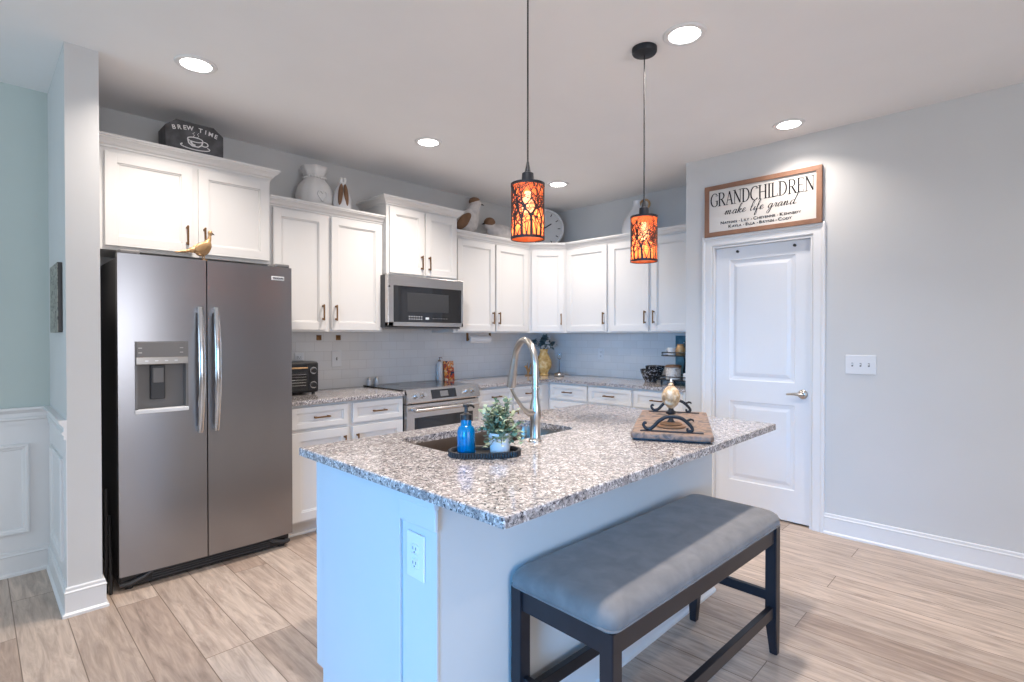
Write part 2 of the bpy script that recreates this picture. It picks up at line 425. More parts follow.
# baseboards: board + cap bead + shoe moulding
BB = [(0, 0), (.024, 0), (.024, .012), (.014, .02), (.014, .108), (.0165, .112), (.0165, .116), (.011, .121), (.011, .134), (.007, .138), (0, .138)]
struct('baseboard_right', G().sweep([(XD, .998), (XD, -3.2)][::-1], [(-a, b) for a, b in BB]), M['trim'])
struct('baseboard_right_2', G().sweep([(XD, 1.878), (XD, YP)], [(-a, b) for a, b in BB]), M['trim'])
struct('baseboard_partition', G().sweep([(.315, YA), (.315, 3.285), (.446, 3.285), (.446, 3.50)], BB), M['trim'])
struct('baseboard_far_left', G().sweep([(-3.2, YA), (.315, YA)], BB), M['trim'])
# chair rail and picture-frame wainscot of the room on the left
RAIL = [(0, 0), (.012, 0), (.012, .02), (.02, .028), (.02, .036), (.012, .042), (.012, .062), (.03, .082), (.03, .094), (0, .094)]
struct('trim_1', G().sweep([(-3.2, YA), (.315, YA), (.315, 3.285)], RAIL, .845), M['trim'])
BOXM = [(0, 0), (.022, 0), (.022, .006), (.014, .012), (.005, .014), (0, .006)]
def frame_mould(g, plane, a0, a1, z0, z1):
    prof = [(0, 0), (0, .010), (-.006, .014), (-.014, .014), (-.020, .008), (-.030, .006), (-.034, 0)]
    if plane == 'y': m = Matrix(((1, 0, 0, 0), (0, 0, -1, YA-.004), (0, 1, 0, 0), (0, 0, 0, 1)))
    else: m = Matrix(((0, 0, -1, .311), (1, 0, 0, 0), (0, 1, 0, 0), (0, 0, 0, 1)))
    g.sweep([(a0, z0), (a1, z0), (a1, z1), (a0, z1)], prof, closed=True, mat=m)
def wains(g, plane, a0, a1):
    if plane == 'y': g.box(a0, a1, YA-.004, YA, .12, .86)
    else: g.box(.311, .315, a0, a1, .12, .86)
g = G(); wains(g, 'y', -3.2, .315); wains(g, 'x', 3.286, YA)
frame_mould(g, 'y', -.44, .225, .23, .735)
frame_mould(g, 'y', -1.28, -.6, .23, .735)
frame_mould(g, 'x', 3.40, 3.90, .23, .735)
struct('trim_2', g, M['trim'])

# backsplash tile
g = G().box(1.43, 4.05+.6, YA-.008, YA, .914, 1.41)
struct('trim_3', g, M['tile_x'])
struct('trim_4', G().box(XB-.008, XB, YP, YA-.008, .914, 1.40), M['tile_y'])

# door with casing
CAS = [(0, 0), (0, .009), (.008, .013), (.052, .013), (.058, .019), (.070, .020), (.078, .016), (.080, 0)]
g = G()
g.sweep([(DY1+.002, 0), (DY1+.002, DZ+.004), (DY0-.002, DZ+.004), (DY0-.002, 0)], CAS, mat=Matrix(((0, 0, -1, XD), (1, 0, 0, 0), (0, 1, 0, 0), (0, 0, 0, 1))))
g.box(XD-.006, XD+.121, DY0+.0005, DY0+.012, 0, DZ-.0125).box(XD-.006, XD+.121, DY1-.012, DY1-.0005, 0, DZ-.0125).box(XD-.006, XD+.121, DY0+.0005, DY1-.0005, DZ-.012, DZ-.0005)
g.box(XD+.07, XD+.082, DY0+.011, DY0+.025, 0, DZ-.013).box(XD+.07, XD+.082, DY1-.025, DY1-.011, 0, DZ-.013)
struct('trim_5', g, M['trim'])
def panel_door(g, x, y0, y1, z0, z1, panels):
    t = .035; ys = [y0, y0+.105, y1-.105, y1]
    # stiles and rails
    g.box(x, x+t, y0, ys[1], z0, z1).box(x, x+t, ys[2], y1, z0, z1)
    zs = [z0] + [v for p in panels for v in p] + [z1]
    for i in range(0, len(zs), 2): g.box(x, x+t, ys[1], ys[2], zs[i], zs[i+1])
    for a, b in panels:
        pts = [(ys[1], a), (ys[2], a), (ys[2], b), (ys[1], b)]
        mt = Matrix(((0, 0, 1, x), (1, 0, 0, 0), (0, 1, 0, 0), (0, 0, 0, 1)))
        # ogee slope in, then a raised field
        rings = []
        for ins, dep in ((0, 0), (.006, .006), (.022, .009), (.030, .010), (.052, .003), (.056, .002)):
            q = [(ys[1]+ins, a+ins), (ys[2]-ins, a+ins), (ys[2]-ins, b-ins), (ys[1]+ins, b-ins)]
            rings.append([g.b.verts.new((x+dep, p[0], p[1])) for p in q])
        for A, B_ in zip(rings, rings[1:]):
            for i in range(4): g.b.faces.new((A[i], A[(i+1) % 4], B_[(i+1) % 4], B_[i]))
        g.b.faces.new(rings[-1])
dg = G(); panel_door(dg, XD+.03, DY0+.014, DY1-.014, .012, DZ-.014, [(.235, .845), (1.005, 1.925)])
door = struct('door_1', dg, M['door'])
g = G(); hy = DY0+.066
g.lathe([(0, 0), (.032, 0), (.033, .006), (.026, .014), (.012, .018), (.012, .05), (0, .05)], mat=Matrix.Translation((XD+.031, hy, .93)) @ Matrix.Rotation(-PI/2, 4, 'Y'))
g.tube([(XD-.018, hy-.012, .93), (XD-.020, hy+.01, .931), (XD-.020, hy+.05, .933), (XD-.017, hy+.075, .930), (XD-.013, hy+.095, .927)], [.009, .011, .009, .008, .006])
obj('door_handle', g, M['nickel'], door, smooth=True)
for y in (1.20, 1.60):
    g = G().cyl((XD+.016, y, 1.985), (XD+.0305, y, 1.985), .010, n=14)
    obj('hook', g, M['black'], door)

# ------------------------------------------------------------------ cabinetry
def pull(g, L_, vertical, x, z, y=0):
    """bar pull in front of plane y, centre (x,z)"""
    h_ = L_/2; r = .0052
    if vertical:
        g.box(x-r, x+r, y-.030, y-.021, z-h_, z+h_, .002); ends = [(x, z-h_+.012), (x, z+h_-.012)]
    else:
        g.box(x-h_, x+h_, y-.030, y-.021, z-r, z+r, .002); ends = [(x-h_+.012, z), (x+h_-.012, z)]
    for a, b in ends: g.box(a-.0065, a+.0065, y-.0245, y, b-.0065, b+.0065, .0015)
def shaker(g, x0, x1, z0, z1, rail=.057, t=.02):
    y0 = -t
    g.box(x0, x0+rail, y0, -.001, z0, z1, .0018).box(x1-rail, x1, y0, -.001, z0, z1, .0018)
    g.box(x0+rail-.001, x1-rail+.001, y0, -.001, z0, z0+rail, .0018).box(x0+rail-.001, x1-rail+.001, y0, -.001, z1-rail, z1, .0018)
    g.box(x0+rail-.004, x1-rail+.004, y0+.012, -.001, z0+rail-.004, z1-rail+.004)
    # small inner bead
    for a, b, c, d in ((x0+rail-.001, x1-rail+.001, z0+rail-.001, z0+rail+.008), (x0+rail-.001, x1-rail+.001, z1-rail-.008, z1-rail+.001),
                       (x0+rail-.001, x0+rail+.008, z0+rail, z1-rail), (x1-rail-.008, x1-rail+.001, z0+rail, z1-rail)):
        g.box(a, b, y0+.006, y0+.014, c, d, .002)
CROWN = [(0, 0), (.007, 0), (.009, .010), (.018, .015), (.026, .028), (.040, .040), (.046, .043), (.046, .050), (.052, .052), (.052, .064), (0, .064)]
def cabinet(name, label, cat, origin, rz, W, D, H, doors, drawers=(), crown=None, toe=False, group=None, mould=True):
    """origin: front-left-bottom of the face frame; doors (x0,x1,z0,z1,handle side)"""
    t = thing(name, label, cat, origin, rz, group)
    b = G()
    if toe:
        b.box(0, W, 0, D, .10, H, .001).box(0, W, .065, D, 0, .10)
    else: b.box(0, W, 0, D, 0, H, .001)
    obj('body', b, M['cab'], t)
    if toe: obj('shoe_molding', G().box(0, W, .048, .066, 0, .018, .005), M['trim'], t)
    for d in doors:
        x0, x1, z0, z1, hs, hz = d
        g = G(); shaker(g, x0, x1, z0, z1); dd = obj('door', g, M['cab'], t)
        hx = x0+.03 if hs == 'l' else x1-.03
        if hs:
            g = G(); pull(g, .118, True, hx, hz, -.02); obj('handle', g, M['bronze'], dd)
    for x0, x1, z0, z1 in drawers:
        g = G(); shaker(g, x0, x1, z0, z1, .036); dd = obj('drawer', g, M['cab'], t)
        g = G(); pull(g, .115, False, (x0+x1)/2, (z0+z1)/2, -.02); obj('handle', g, M['bronze'], dd)
    if crown:
        path, zc, lift = crown
        g = G().sweep(path, CROWN, zc); obj('crown_molding', g, M['cab'], t)
    return t
YU = 3.73; ZU = 1.372
HU = 2.286-ZU; DU = YA-YU-.001
zd0, zd1 = .014, .855; hz = .142
# over-fridge
W1 = 1.417-.458; yF = 3.68
cabinet('wall_cabinet', 'short white two-door wall cabinet above the refrigerator', 'cabinet', (.458, yF, 1.825), 0, W1, YA-yF-.001, .62,
        [(.062, .490, .022, .545, 'r', .125), (.524, W1-.012, .022, .545, 'l', .125)],
        crown=([(0, 0), (W1, 0), (W1, YA-yF-.002)], .570, 0), group=None)
W2 = 2.316-1.419
cabinet('wall_cabinet', 'tall white two-door wall cabinet above the toaster oven', 'cabinet', (1.419, YU, ZU), 0, W2, DU, HU,
        [(.03, .414, zd0, zd1, 'r', hz), (.455, W2-.018, zd0, zd1, 'l', hz)], crown=([(0, 0), (W2, 0)], .865, 0))
yR = 3.675; WR = .728
cabinet('wall_cabinet', 'short raised white wall cabinet above the microwave', 'cabinet', (2.318, yR, 1.838), 0, WR, YA-yR-.001, .605,
        [(.022, .356, .012, .540, 'r', .115), (.374, WR-.022, .012, .540, 'l', .115)], crown=([(0, YA-yR-.002), (0, 0), (WR, 0), (WR, YA-yR-.002)], .556, 0))
W3 = 4.05-3.048
cabinet('wall_cabinet', 'white two-door wall cabinet right of the microwave, over the paper towel roll', 'cabinet', (3.048, YU, ZU), 0, W3, DU, HU,
        [(.036, .502, zd0, zd1, 'r', hz), (.524, W3-.03, zd0, zd1, 'l', hz)], crown=([(0, 0), (W3, 0)], .865, 0))
# diagonal corner unit (pentagon body)
cx0, cy0, cx1, cy1 = 4.05, YU, 4.33, 3.45
t = thing('corner_wall_cabinet', 'white diagonal single-door wall cabinet in the room corner', 'cabinet', (cx0, cy0, ZU), -PI/4)
R45 = Matrix.Rotation(PI/4, 3, 'Z')
def loc45(x, y):
    v = R45 @ Vector((x-cx0, y-cy0, 0)); return (v.x, v.y)
pent = [loc45(*p) for p in ((4.0502, YU), (4.33, 3.4502), (XB-.001, 3.4502), (XB-.001, YA-.001), (4.0502, YA-.001))]
b = G(); lo = [b.b.verts.new((*p, 0)) for p in pent]; hi = [b.b.verts.new((*p, HU)) for p in pent]
b.b.faces.new(lo[::-1]); b.b.faces.new(hi)
for i in range(5): b.b.faces.new((lo[i], lo[(i+1) % 5], hi[(i+1) % 5], hi[i]))
obj('body', b, M['cab'], t)
WD = math.hypot(.28, .28)
g = G(); shaker(g, .03, WD-.03, zd0, zd1); dd = obj('door', g, M['cab'], t); g = G(); pull(g, .118, True, WD-.06, hz, -.02); obj('handle', g, M['bronze'], dd)
g = G()
k = .052*math.tan(PI/8)
mtr = Matrix.Identity(4)
def sweep_cut(g, W, cutL, cutR, z):
    rings = []
    for x, c in ((0, cutL), (W, cutR)):
        rings.append([g.b.verts.new((x + c*o_, -o_, z+u)) for o_, u in CROWN])
    n = len(CROWN)
    for j in range(n): g.b.faces.new((rings[0][j], rings[0][(j+1) % n], rings[1][(j+1) % n], rings[1][j]))
    g.b.faces.new(rings[0][::-1]); g.b.faces.new(rings[1])
T8 = math.tan(PI/8)
sweep_cut(g, WD, T8, -T8, .865); obj('crown_molding', g, M['cab'], t)
# right-wall uppers (face x = 4.33); inner crown corners are mitred
cabinet('wall_cabinet', 'white single-door wall cabinet right of the corner unit', 'cabinet', (4.33, 3.449, ZU), -PI/2, .523, XB-4.331, HU,
        [(.014, .507, zd0, zd1, 'r', hz)], crown=([(0, 0), (.523, 0)], .865, 0))
cabinet('wall_cabinet', 'white two-door wall cabinet beside the pantry wall, over the tiered stand', 'cabinet', (4.33, 2.925, ZU), -PI/2, .918, XB-4.331, HU,
        [(.016, .437, zd0, zd1, 'r', hz), (.465, .905, zd0, zd1, 'l', hz)], crown=([(0, 0), (.918, 0)], .865, 0))

# base cabinets
YB = 3.455; DB = YA-YB-.001; HB = .884; XBF = XB-.605
dz = (.725, .865); oz = (.115, .700)
def base(label, origin, rz, W, D, x0=.012, x1=None, hs='r'):
    x1 = x1 or W-.012
    return cabinet('base_cabinet', label, 'cabinet', origin, rz, W, D, HB, [(x0, x1, *oz, hs, oz[1]-.11)], [(x0, x1, *dz)], toe=True)
base('white base cabinet with one drawer, beside the refrigerator', (1.445, YB, 0), 0, .435, DB, x1=.41, hs='r')
base('white base cabinet with one drawer, left of the range', (1.881, YB, 0), 0, .440, DB, hs='l')
base('white base cabinet with one drawer, right of the range', (3.072, YB, 0), 0, .448, DB, hs='r')
base('white base cabinet in the inside corner, behind the faucet', (3.521, YB, 0), 0, 1.138, DB, .012, .42, hs='l')
base('white base cabinet on the right run, nearest the inside corner', (XBF, 3.454-.002, 0), -PI/2, .49, XB-XBF-.001, .03, hs='r')
base('white base cabinet on the right run, middle of its three', (XBF, 2.961, 0), -PI/2, .48, XB-XBF-.001, hs='r')
base('white base cabinet on the right run, next to the pantry wall', (XBF, 2.480, 0), -PI/2, .473, XB-XBF-.001, hs='l')

# perimeter granite tops
g = G().box(1.44, 2.319, YB-.035, YA-.009, HB+.0005, .914, .003)
tag(obj('countertop', g, M['granite']), 'speckled granite countertop between refrigerator and range', 'countertop')
bm = G()
pts = [(3.069, YA-.009), (3.069, YB-.035), (XBF-.035, YB-.035), (XBF-.035, YP+.001), (XB-.009, YP+.001), (XB-.009, YA-.009)]
lo = [bm.b.verts.new((*p, HB+.0005)) for p in pts]; hi = [bm.b.verts.new((*p, .914)) for p in pts]
bm.b.faces.new(lo[::-1]); bm.b.faces.new(hi)
for i in range(6): bm.b.faces.new((lo[i], lo[(i+1) % 6], hi[(i+1) % 6], hi[i]))
bmesh.ops.bevel(bm.b, geom=list(bm.b.edges), offset=.003, segments=2, affect='EDGES')
tag(obj('countertop', bm, M['granite']), 'L-shaped speckled granite countertop running round the far corner', 'countertop')

# ------------------------------------------------------------------ refrigerator
fx0, fx1, fyd, fz = .527, 1.428, 3.352, 1.772
fr = thing('refrigerator', 'large stainless steel side-by-side refrigerator with water dispenser', 'refrigerator', (0, 0, 0))
g = G().box(fx0+.004, fx1-.004, fyd+.075, YA-.05, .03, 1.755, .006); obj('body', g, M['darkgrey'], fr)
def rounded_door(x0, x1, z0, z1, hole=None):
    g = G(); n = 12; pts = []
    bow = .014; yb = fyd+.068
    for i in range(n+1):
        u = i/n; x = x0+(x1-x0)*u
        y = fyd + bow*(abs(2*(x-(fx0+fx1)/2)/(fx1-fx0))**3)
        pts.append((x, y))
    r = .012
    pts[0] = (x0, pts[0][1]+r); pts.insert(1, (x0+r*.3, pts[1][1]+r*.1)); pts[-1] = (x1, pts[-1][1]+r); pts.insert(-1, (x1-r*.3, pts[-2][1]+r*.1))
    full = pts + [(x1, yb), (x0, yb)]
    lo = [g.b.verts.new((*p, z0)) for p in full]; hi = [g.b.verts.new((*p, z1)) for p in full]
    g.b.faces.new(lo[::-1]); g.b.faces.new(hi); k = len(full)
    for i in range(k): g.b.faces.new((lo[i], lo[(i+1) % k], hi[(i+1) % k], hi[i]))
    return g
xg = .938
dx0, dx1, dz0, dz1 = .598, .843, .935, 1.312
# left door in pieces round the dispenser opening so that the recess is real
def slab(g, x0, x1, z0, z1):
    n = 10; yb = fyd+.068
    def Y(x): return fyd + .014*(abs(2*(x-(fx0+fx1)/2)/(fx1-fx0))**3)
    xs = [x0+(x1-x0)*i/n for i in range(n+1)]
    lo = [g.b.verts.new((x, Y(x), z0)) for x in xs] + [g.b.verts.new((x1, yb, z0)), g.b.verts.new((x0, yb, z0))]
    hi = [g.b.verts.new((x, Y(x), z1)) for x in xs] + [g.b.verts.new((x1, yb, z1)), g.b.verts.new((x0, yb, z1))]
    g.b.faces.new(lo[::-1]); g.b.faces.new(hi); k = len(lo)
    for i in range(k): g.b.faces.new((lo[i], lo[(i+1) % k], hi[(i+1) % k], hi[i]))
g = G(); slab(g, fx0, dx0, .085, fz); slab(g, dx1, xg-.003, .085, fz); slab(g, dx0, dx1, .085, dz0); slab(g, dx0, dx1, dz1, fz)
ld = obj('door', g, M['steel'], fr, smooth=True)
g = G(); slab(g, xg+.003, fx1, .085, fz)
rd = obj('door', g, M['steel'], fr, smooth=True)
def fr_handle(x, par):
    g = G(); pts = []; rs = []
    z0, z1 = .80, 1.505; n = 16
    sec = []
    for i in range(n+1):
        u = i/n; z = z0+(z1-z0)*u; y = fyd-.025-.040*math.sin(PI*u)
        w_ = .020*(.75+.25*math.sin(PI*u)); d_ = .012
        sec.append([g.b.verts.new((x+w_*math.cos(a), y+d_*math.sin(a), z)) for a in [2*PI*j/14 for j in range(14)]])
    for A, B_ in zip(sec, sec[1:]):
        for j in range(14): g.b.faces.new((A[j], A[(j+1) % 14], B_[(j+1) % 14], B_[j]))
    g.b.faces.new(sec[0][::-1]); g.b.faces.new(sec[-1])
    for z in (z0+.018, z1-.018): g.box(x-.012, x+.012, fyd-.03, fyd+.004, z-.016, z+.016, .004)
    obj('handle', g, M['chrome'], par, smooth=True)
fr_handle(xg-.041, ld); fr_handle(xg+.041, rd)
ds = G().box(dx0, dx1, fyd+.055, fyd+.068, dz0, dz1).box(dx0, dx0+.012, fyd-.001, fyd+.06, dz0, dz1).box(dx1-.012, dx1, fyd-.001, fyd+.06, dz0, dz1)
ds.box(dx0, dx1, fyd-.001, fyd+.06, dz0, dz0+.012)
dsp = obj('dispenser', ds, M['midgrey'], ld)
obj('control_panel', G().box(dx0+.004, dx1-.004, fyd-.004, fyd+.055, 1.225, dz1-.002, .003), M['midgrey'], dsp)
obj('control_panel', G().box(dx0+.002, dx1-.002, fyd-.010, fyd+.055, 1.190, 1.228, .003), M['nickel'], dsp)
obj('paddle', G().box(.672, .738, fyd+.022, fyd+.055, 1.0, 1.185, .004), M['darkgrey'], dsp)
obj('paddle', G().box(.68, .730, fyd+.015, fyd+.03, 1.09, 1.17, .003), M['midgrey'], dsp)
obj('drip_tray', G().box(dx0-.002, dx1+.002, fyd-.006, fyd+.05, dz0-.006, dz0+.016, .004), M['whitep'], dsp)
for i in range(4): obj('button', G().box(.64+i*.045, .655+i*.045, fyd-.0115, fyd-.009, 1.206, 1.212), M['whitep'], dsp)
for i in range(2):
    for x in (.62, .81): obj('button', G().box(x-.008, x+.008, fyd-.0055, fyd-.003, 1.25+i*.025, 1.255+i*.025), M['nickel'], dsp)
g = G().box(fx0+.01, fx1-.01, fyd+.05, fyd+.09, .012, .078, .003)
gr = obj('base_grille', g, M['black'], fr)
g = G()
for i in range(4): g.box(fx0+.15, fx1-.13, fyd+.044, fyd+.052, .024+i*.013, .030+i*.013)
g.tube([(fx0+.01, fyd+.055, .030), (fx0+.05, fyd+.040, .034), (fx0+.11, fyd+.044, .050), (fx0+.15, fyd+.046, .072)], .014)
g.tube([(fx1-.01, fyd+.055, .030), (fx1-.05, fyd+.040, .034), (fx1-.10, fyd+.044, .050), (fx1-.13, fyd+.046, .072)], .014)
obj('trim', g, M['darkgrey'], gr, smooth=True)
for x in (fx0+.05, fx1-.05): obj('foot', G().cyl((x, fyd+.07, 0), (x, fyd+.07, .014), .02), M['black'], fr)
for x in (fx0+.01, fx1-.10): obj('hinge_cover', G().box(x, x+.09, fyd+.02, fyd+.12, fz+.001, fz+.022, .006), M['midgrey'], fr)
obj('badge', G().box(1.300, 1.376, fyd-.002, fyd+.012, 1.688, 1.712, .002), M['whitep'], rd)

def text_mesh(s, size, extrude=.0006, font=None, sx=1.0, spacing=1.0, align='CENTER'):
    cu = bpy.data.curves.new('lettering', 'FONT'); cu.body = s; cu.size = size; cu.extrude = extrude; cu.offset = .02*size; cu.align_x = align; cu.align_y = 'CENTER'; cu.space_character = spacing
    o = bpy.data.objects.new('lettering_curve', cu); COL.objects.link(o)
    bpy.context.view_layer.update()
    me = bpy.data.meshes.new_from_object(o.evaluated_get(bpy.context.evaluated_depsgraph_get()))
    bpy.data.objects.remove(o); bpy.data.curves.remove(cu)
    for v in me.vertices: v.co.x *= sx
    return me
def text_obj(name, s, size, mat, parent, loc, rot, **k):
    me = text_mesh(s, size, **k); me.materials.clear(); me.materials.append(mat)
    o = bpy.data.objects.new(name, me); COL.objects.link(o); o.parent = parent; o.location = loc; o.rotation_euler = rot
    return o
text_obj('lettering', 'FRIGIDAIRE', .0135, M['ink'], rd, (1.338, fyd-.0026, 1.700), (PI/2, 0, 0), sx=.95)

# ------------------------------------------------------------------ microwave and range
mx0, mx1, my, mz0, mz1 = 2.285, 3.055, 3.60, 1.408, 1.828
mw = thing('microwave', 'stainless over-the-range microwave with black glass door', 'microwave')
obj('body', G().box(mx0, mx1, my+.045, YA-.01, mz0+.004, mz1-.001, .003), M['darkgrey'], mw)
g = G().box(mx0, mx1, my, my+.043, mz1-.085, mz1-.001, .004).box(mx0, mx0+.052, my, my+.043, mz0+.012, mz1-.08, .003).box(mx1-.02, mx1, my, my+.043, mz0+.012, mz1-.08, .003).box(mx0, mx1, my, my+.043, mz0+.012, mz0+.046, .003)
dr = obj('door', g, M['steel_light'], mw)
gl = obj('glass', G().box(mx0+.05, mx1-.018, my+.006, my+.040, mz0+.044, mz1-.083), M['glassblack'], dr)
obj('window_mesh', G().box(mx0+.185, mx1-.16, my+.0045, my+.0065, mz0+.13, mz1-.135, .0008), M['darkgrey'], dr)
g = G()
for r_ in range(2):
    for i in range(6): obj('key', G().box(mx0+.20+i*.024, mx0+.209+i*.024, my+.0045, my+.0062, mz0+.068+r_*.02, mz0+.076+r_*.02), M['whitep'], dr)
obj('start_key', G().box(mx0+.365, mx0+.40, my+.0045, my+.0062, mz0+.070, mz0+.088, .0005), M['whitep'], dr)
for i in range(6): obj('key', G().box(mx0+.44+i*.028, mx0+.455+i*.028, my+.0045, my+.0062, mz0+.078, mz0+.082), M['nickel'], dr)
obj('button', G().cyl((mx0+.012, my-.002, mz1-.095), (mx0+.012, my+.01, mz1-.095), .008), M['black'], dr)
obj('vent_base', G().box(mx0+.01, mx1-.01, my+.03, YA-.02, mz0-.006, mz0+.004), M['midgrey'], mw)

rx0, rx1, ry = 2.3265, 3.0665, 3.405
rg = thing('range', 'stainless slide-in electric range with black glass cooktop', 'stove')
obj('body', G().box(rx0+.002, rx1-.002, ry+.045, YA-.012, .06, .905, .003), M['darkgrey'], rg)
ct = obj('cooktop', G().box(rx0-.004, rx1+.004, ry+.055, YA-.012, .9145, .924, .003).box(rx0+.0, rx1-.0, ry+.05, YA-.02, .9, .916), M['glassblack'], rg)
g = G()
for (x, y, r_) in ((2.49, 3.62, .095), (2.87, 3.62, .075), (2.49, 3.88, .07), (2.87, 3.88, .095)):
    obj('burner_ring', G().tube([(x+r_*math.cos(a), y+r_*math.sin(a), .9242) for a in [2*PI*i/40 for i in range(40)]], .0007, 6, closed=True), M['midgrey'], ct)
# sloped control panel (profile y,z)
g = G()
pr = [(ry+.075, .928), (ry+.012, .925), (ry-.018, .828), (ry-.010, .818), (ry+.06, .818)]
a = [g.b.verts.new((rx0, *p)) for p in pr]; b = [g.b.verts.new((rx1, *p)) for p in pr]
g.b.faces.new(a); g.b.faces.new(b[::-1])
for i in range(5): g.b.faces.new((a[i], b[i], b[(i+1) % 5], a[(i+1) % 5]))
cp = obj('control_panel', g, M['steel_light'], rg)
nrm = Vector((0, -.097, -.03)).normalized(); nrm = Vector((0, -.955, .296))
def on_panel(x, u, off=0):   # u 0 bottom .. 1 top
    return Vector((x, ry-.018+.030*u, .828+.097*u)) + nrm*off
for x in (2.405, 2.472, 2.915, 2.985):
    p = on_panel(x, .5)
    g = G(); g.cyl(p, p+nrm*.012, .024, .023, 20).cyl(p+nrm*.011, p+nrm*.034, .019, .016, 20); obj('knob', g, M['chrome'], cp, smooth=True)
q = Matrix.Translation(on_panel(2.682, .5, .001)) @ nrm.to_track_quat('Z', 'Y').to_matrix().to_4x4()
g = G().box(-.125, .125, -.036, .036, -.002, .002, .0008, mat=q); dsp2 = obj('display', g, M['glassblack'], cp)
g = G().box(-.040, .040, -.022, .022, .001, .003, mat=q); obj('screen', g, M['midgrey'], dsp2)
g = G().box(rx0+.002, rx1-.002, ry, ry+.043, .165, .808, .004)
od = obj('oven_door', g, M['steel_light'], rg)
obj('window', G().box(rx0+.07, rx1-.07, ry-.0015, ry+.01, .35, .705, .002), M['glassblack'], od)
g = G().tube([(rx0+.045, ry-.046, .765), (rx1-.045, ry-.046, .765)], .0135, 14)
for x in (rx0+.065, rx1-.065): g.box(x-.01, x+.01, ry-.045, ry+.003, .754, .776, .003)
obj('handle', g, M['steel_light'], od, smooth=True)
obj('drawer', G().box(rx0+.002, rx1-.002, ry+.005, ry+.043, .05, .158, .004), M['steel_light'], rg)
for x in (rx0+.05, rx1-.05): 
    for y in (ry+.09, YA-.08): obj('foot', G().cyl((x, y, 0), (x, y, .062), .015), M['black'], rg)

# ------------------------------------------------------------------ island
ix0, ix1, iy0, iy1 = .876, 2.745, .885, 2.006
bx0, bx1, by0, bym, by1 = .92, 2.73, 1.197, 1.36, 1.93
isl = thing('kitchen_island', 'white painted kitchen island base under the granite slab', 'island')
g = G().box(bx0, bx1, by0, bym, 0, HB)
kw = obj('knee_wall', g, M['wall'], isl)
g = G().box(bx0-.006, bx0, by0-.004, bym, 0, HB).box(bx0-.018, bx0-.004, by0-.012, bym+.004, HB-.095, HB-.001, .004).box(bx0-.024, bx0-.004, by0-.016, bym+.006, HB-.03, HB-.001, .004)
obj('end_cap', g, M['panelpaint'], isl)
g = G().sweep([(bx0-.006, bym), (bx0-.006, by0-.0), (bx1, by0-.0)], [(a, b) for a, b in BB])
obj('baseboard', g, M['trim'], isl)
g = G().box(bx0+.0, bx1, bym+.0005, by1, .10, .66).box(bx0, bx1, bym+.0005, bym+.02, .6605, HB).box(bx0, bx1, by1-.02, by1, .6605, HB).box(bx0, bx0+.02, bym+.0205, by1-.0205, .6605, HB).box(bx1-.02, bx1, bym+.0205, by1-.0205, .6605, HB).box(bx0+.004, bx1, bym+.001, by1-.075, 0, .10)
bd = obj('cabinet_body', g, M['panelpaint'], isl)
g = G().box(bx0-.010, bx0, bym+.012, by1-.05, 0, HB-.004, .002).box(bx0-.010, bx0-.0, by1-.055, by1, .10, HB-.004, .002)
obj('end_panel', g, M['panelpaint'], isl)
def local_front(g, x0, x1, z0, z1, rail):   # doors of the working side face +y
    gg = G(); shaker(gg, 0, x1-x0, z0, z1, rail)
    m = Matrix.Translation((x1, by1, 0)) @ Matrix.Rotation(PI, 4, 'Z')
    gg.b.transform(m); return gg
for a, b in ((.93, 1.20), (1.21, 1.57), (1.575, 1.94), (1.95, 2.33), (2.34, 2.72)):
    d_ = obj('door', local_front(None, a, b, .115, .70, .05), M['cab'], isl)
    gg = G(); pull(gg, .105, True, b-a-.03, .62, -.02); gg.b.transform(Matrix.Translation((b, by1, 0)) @ Matrix.Rotation(PI, 4, 'Z')); obj('handle', gg, M['bronze'], d_)
    d_ = obj('drawer', local_front(None, a, b, .725, .865, .034), M['cab'], isl)
# granite slab with a real sink cut-out
sx0, sx1, sy0, sy1, sr = 1.22, 1.965, 1.50, 1.865, .06
def rrect(x0, x1, y0, y1, r, n=6):
    out = []
    for cx, cy, a0 in ((x1-r, y1-r, 0), (x0+r, y1-r, PI/2), (x0+r, y0+r, PI), (x1-r, y0+r, 1.5*PI)):
        for i in range(n+1): a = a0+PI/2*i/n; out.append((cx+r*math.cos(a), cy+r*math.sin(a)))
    return out
hole = rrect(sx0, sx1, sy0, sy1, sr); outer = rrect(ix0, ix1, iy0, iy1, .006)
g = G()
zt, zb = .914, HB+.0005
def ringv(pts, z): return [g.b.verts.new((*p, z)) for p in pts]
n = len(hole); e = .003
o_t = ringv(rrect(ix0+e, ix1-e, iy0+e, iy1-e, .004), zt); o_m = ringv(outer, zt-e); o_b = ringv(outer, zb)
h_t = ringv(hole, zt); h_b = ringv(hole, zb)
def stitch(A, B_):
    for i in range(n): g.b.faces.new((A[i], A[(i+1) % n], B_[(i+1) % n], B_[i]))
stitch(o_t, o_m); stitch(o_m, o_b); stitch(h_t, o_t); stitch(h_b, h_t); stitch(o_b, h_b)
tag(obj('countertop', g, M['granite']), 'speckled granite slab on the kitchen island, with the sink cut into it', 'countertop')
g = G()
dpt = .70
def ring2(ins, z, r=sr): return [g.b.verts.new((*p, z)) for p in rrect(sx0-.006+ins, sx1+.006-ins, sy0-.006+ins, sy1+.006-ins, r)]
R = [ring2(-.012, HB-.0005), ring2(.0, HB-.001), ring2(.004, HB-.02), ring2(.012, dpt+.03), ring2(.04, dpt)]
for A, B_ in zip(R, R[1:]): stitch(A, B_)
g.b.faces.new(R[-1])
sink = obj('sink', g, M['sinksteel'], isl, smooth=True)
obj('drain', G().lathe([(0, 0), (.04, 0), (.045, .004), (.03, .006), (0, .003)], (1.6, 1.7, dpt+.0005)), M['chrome'], sink)

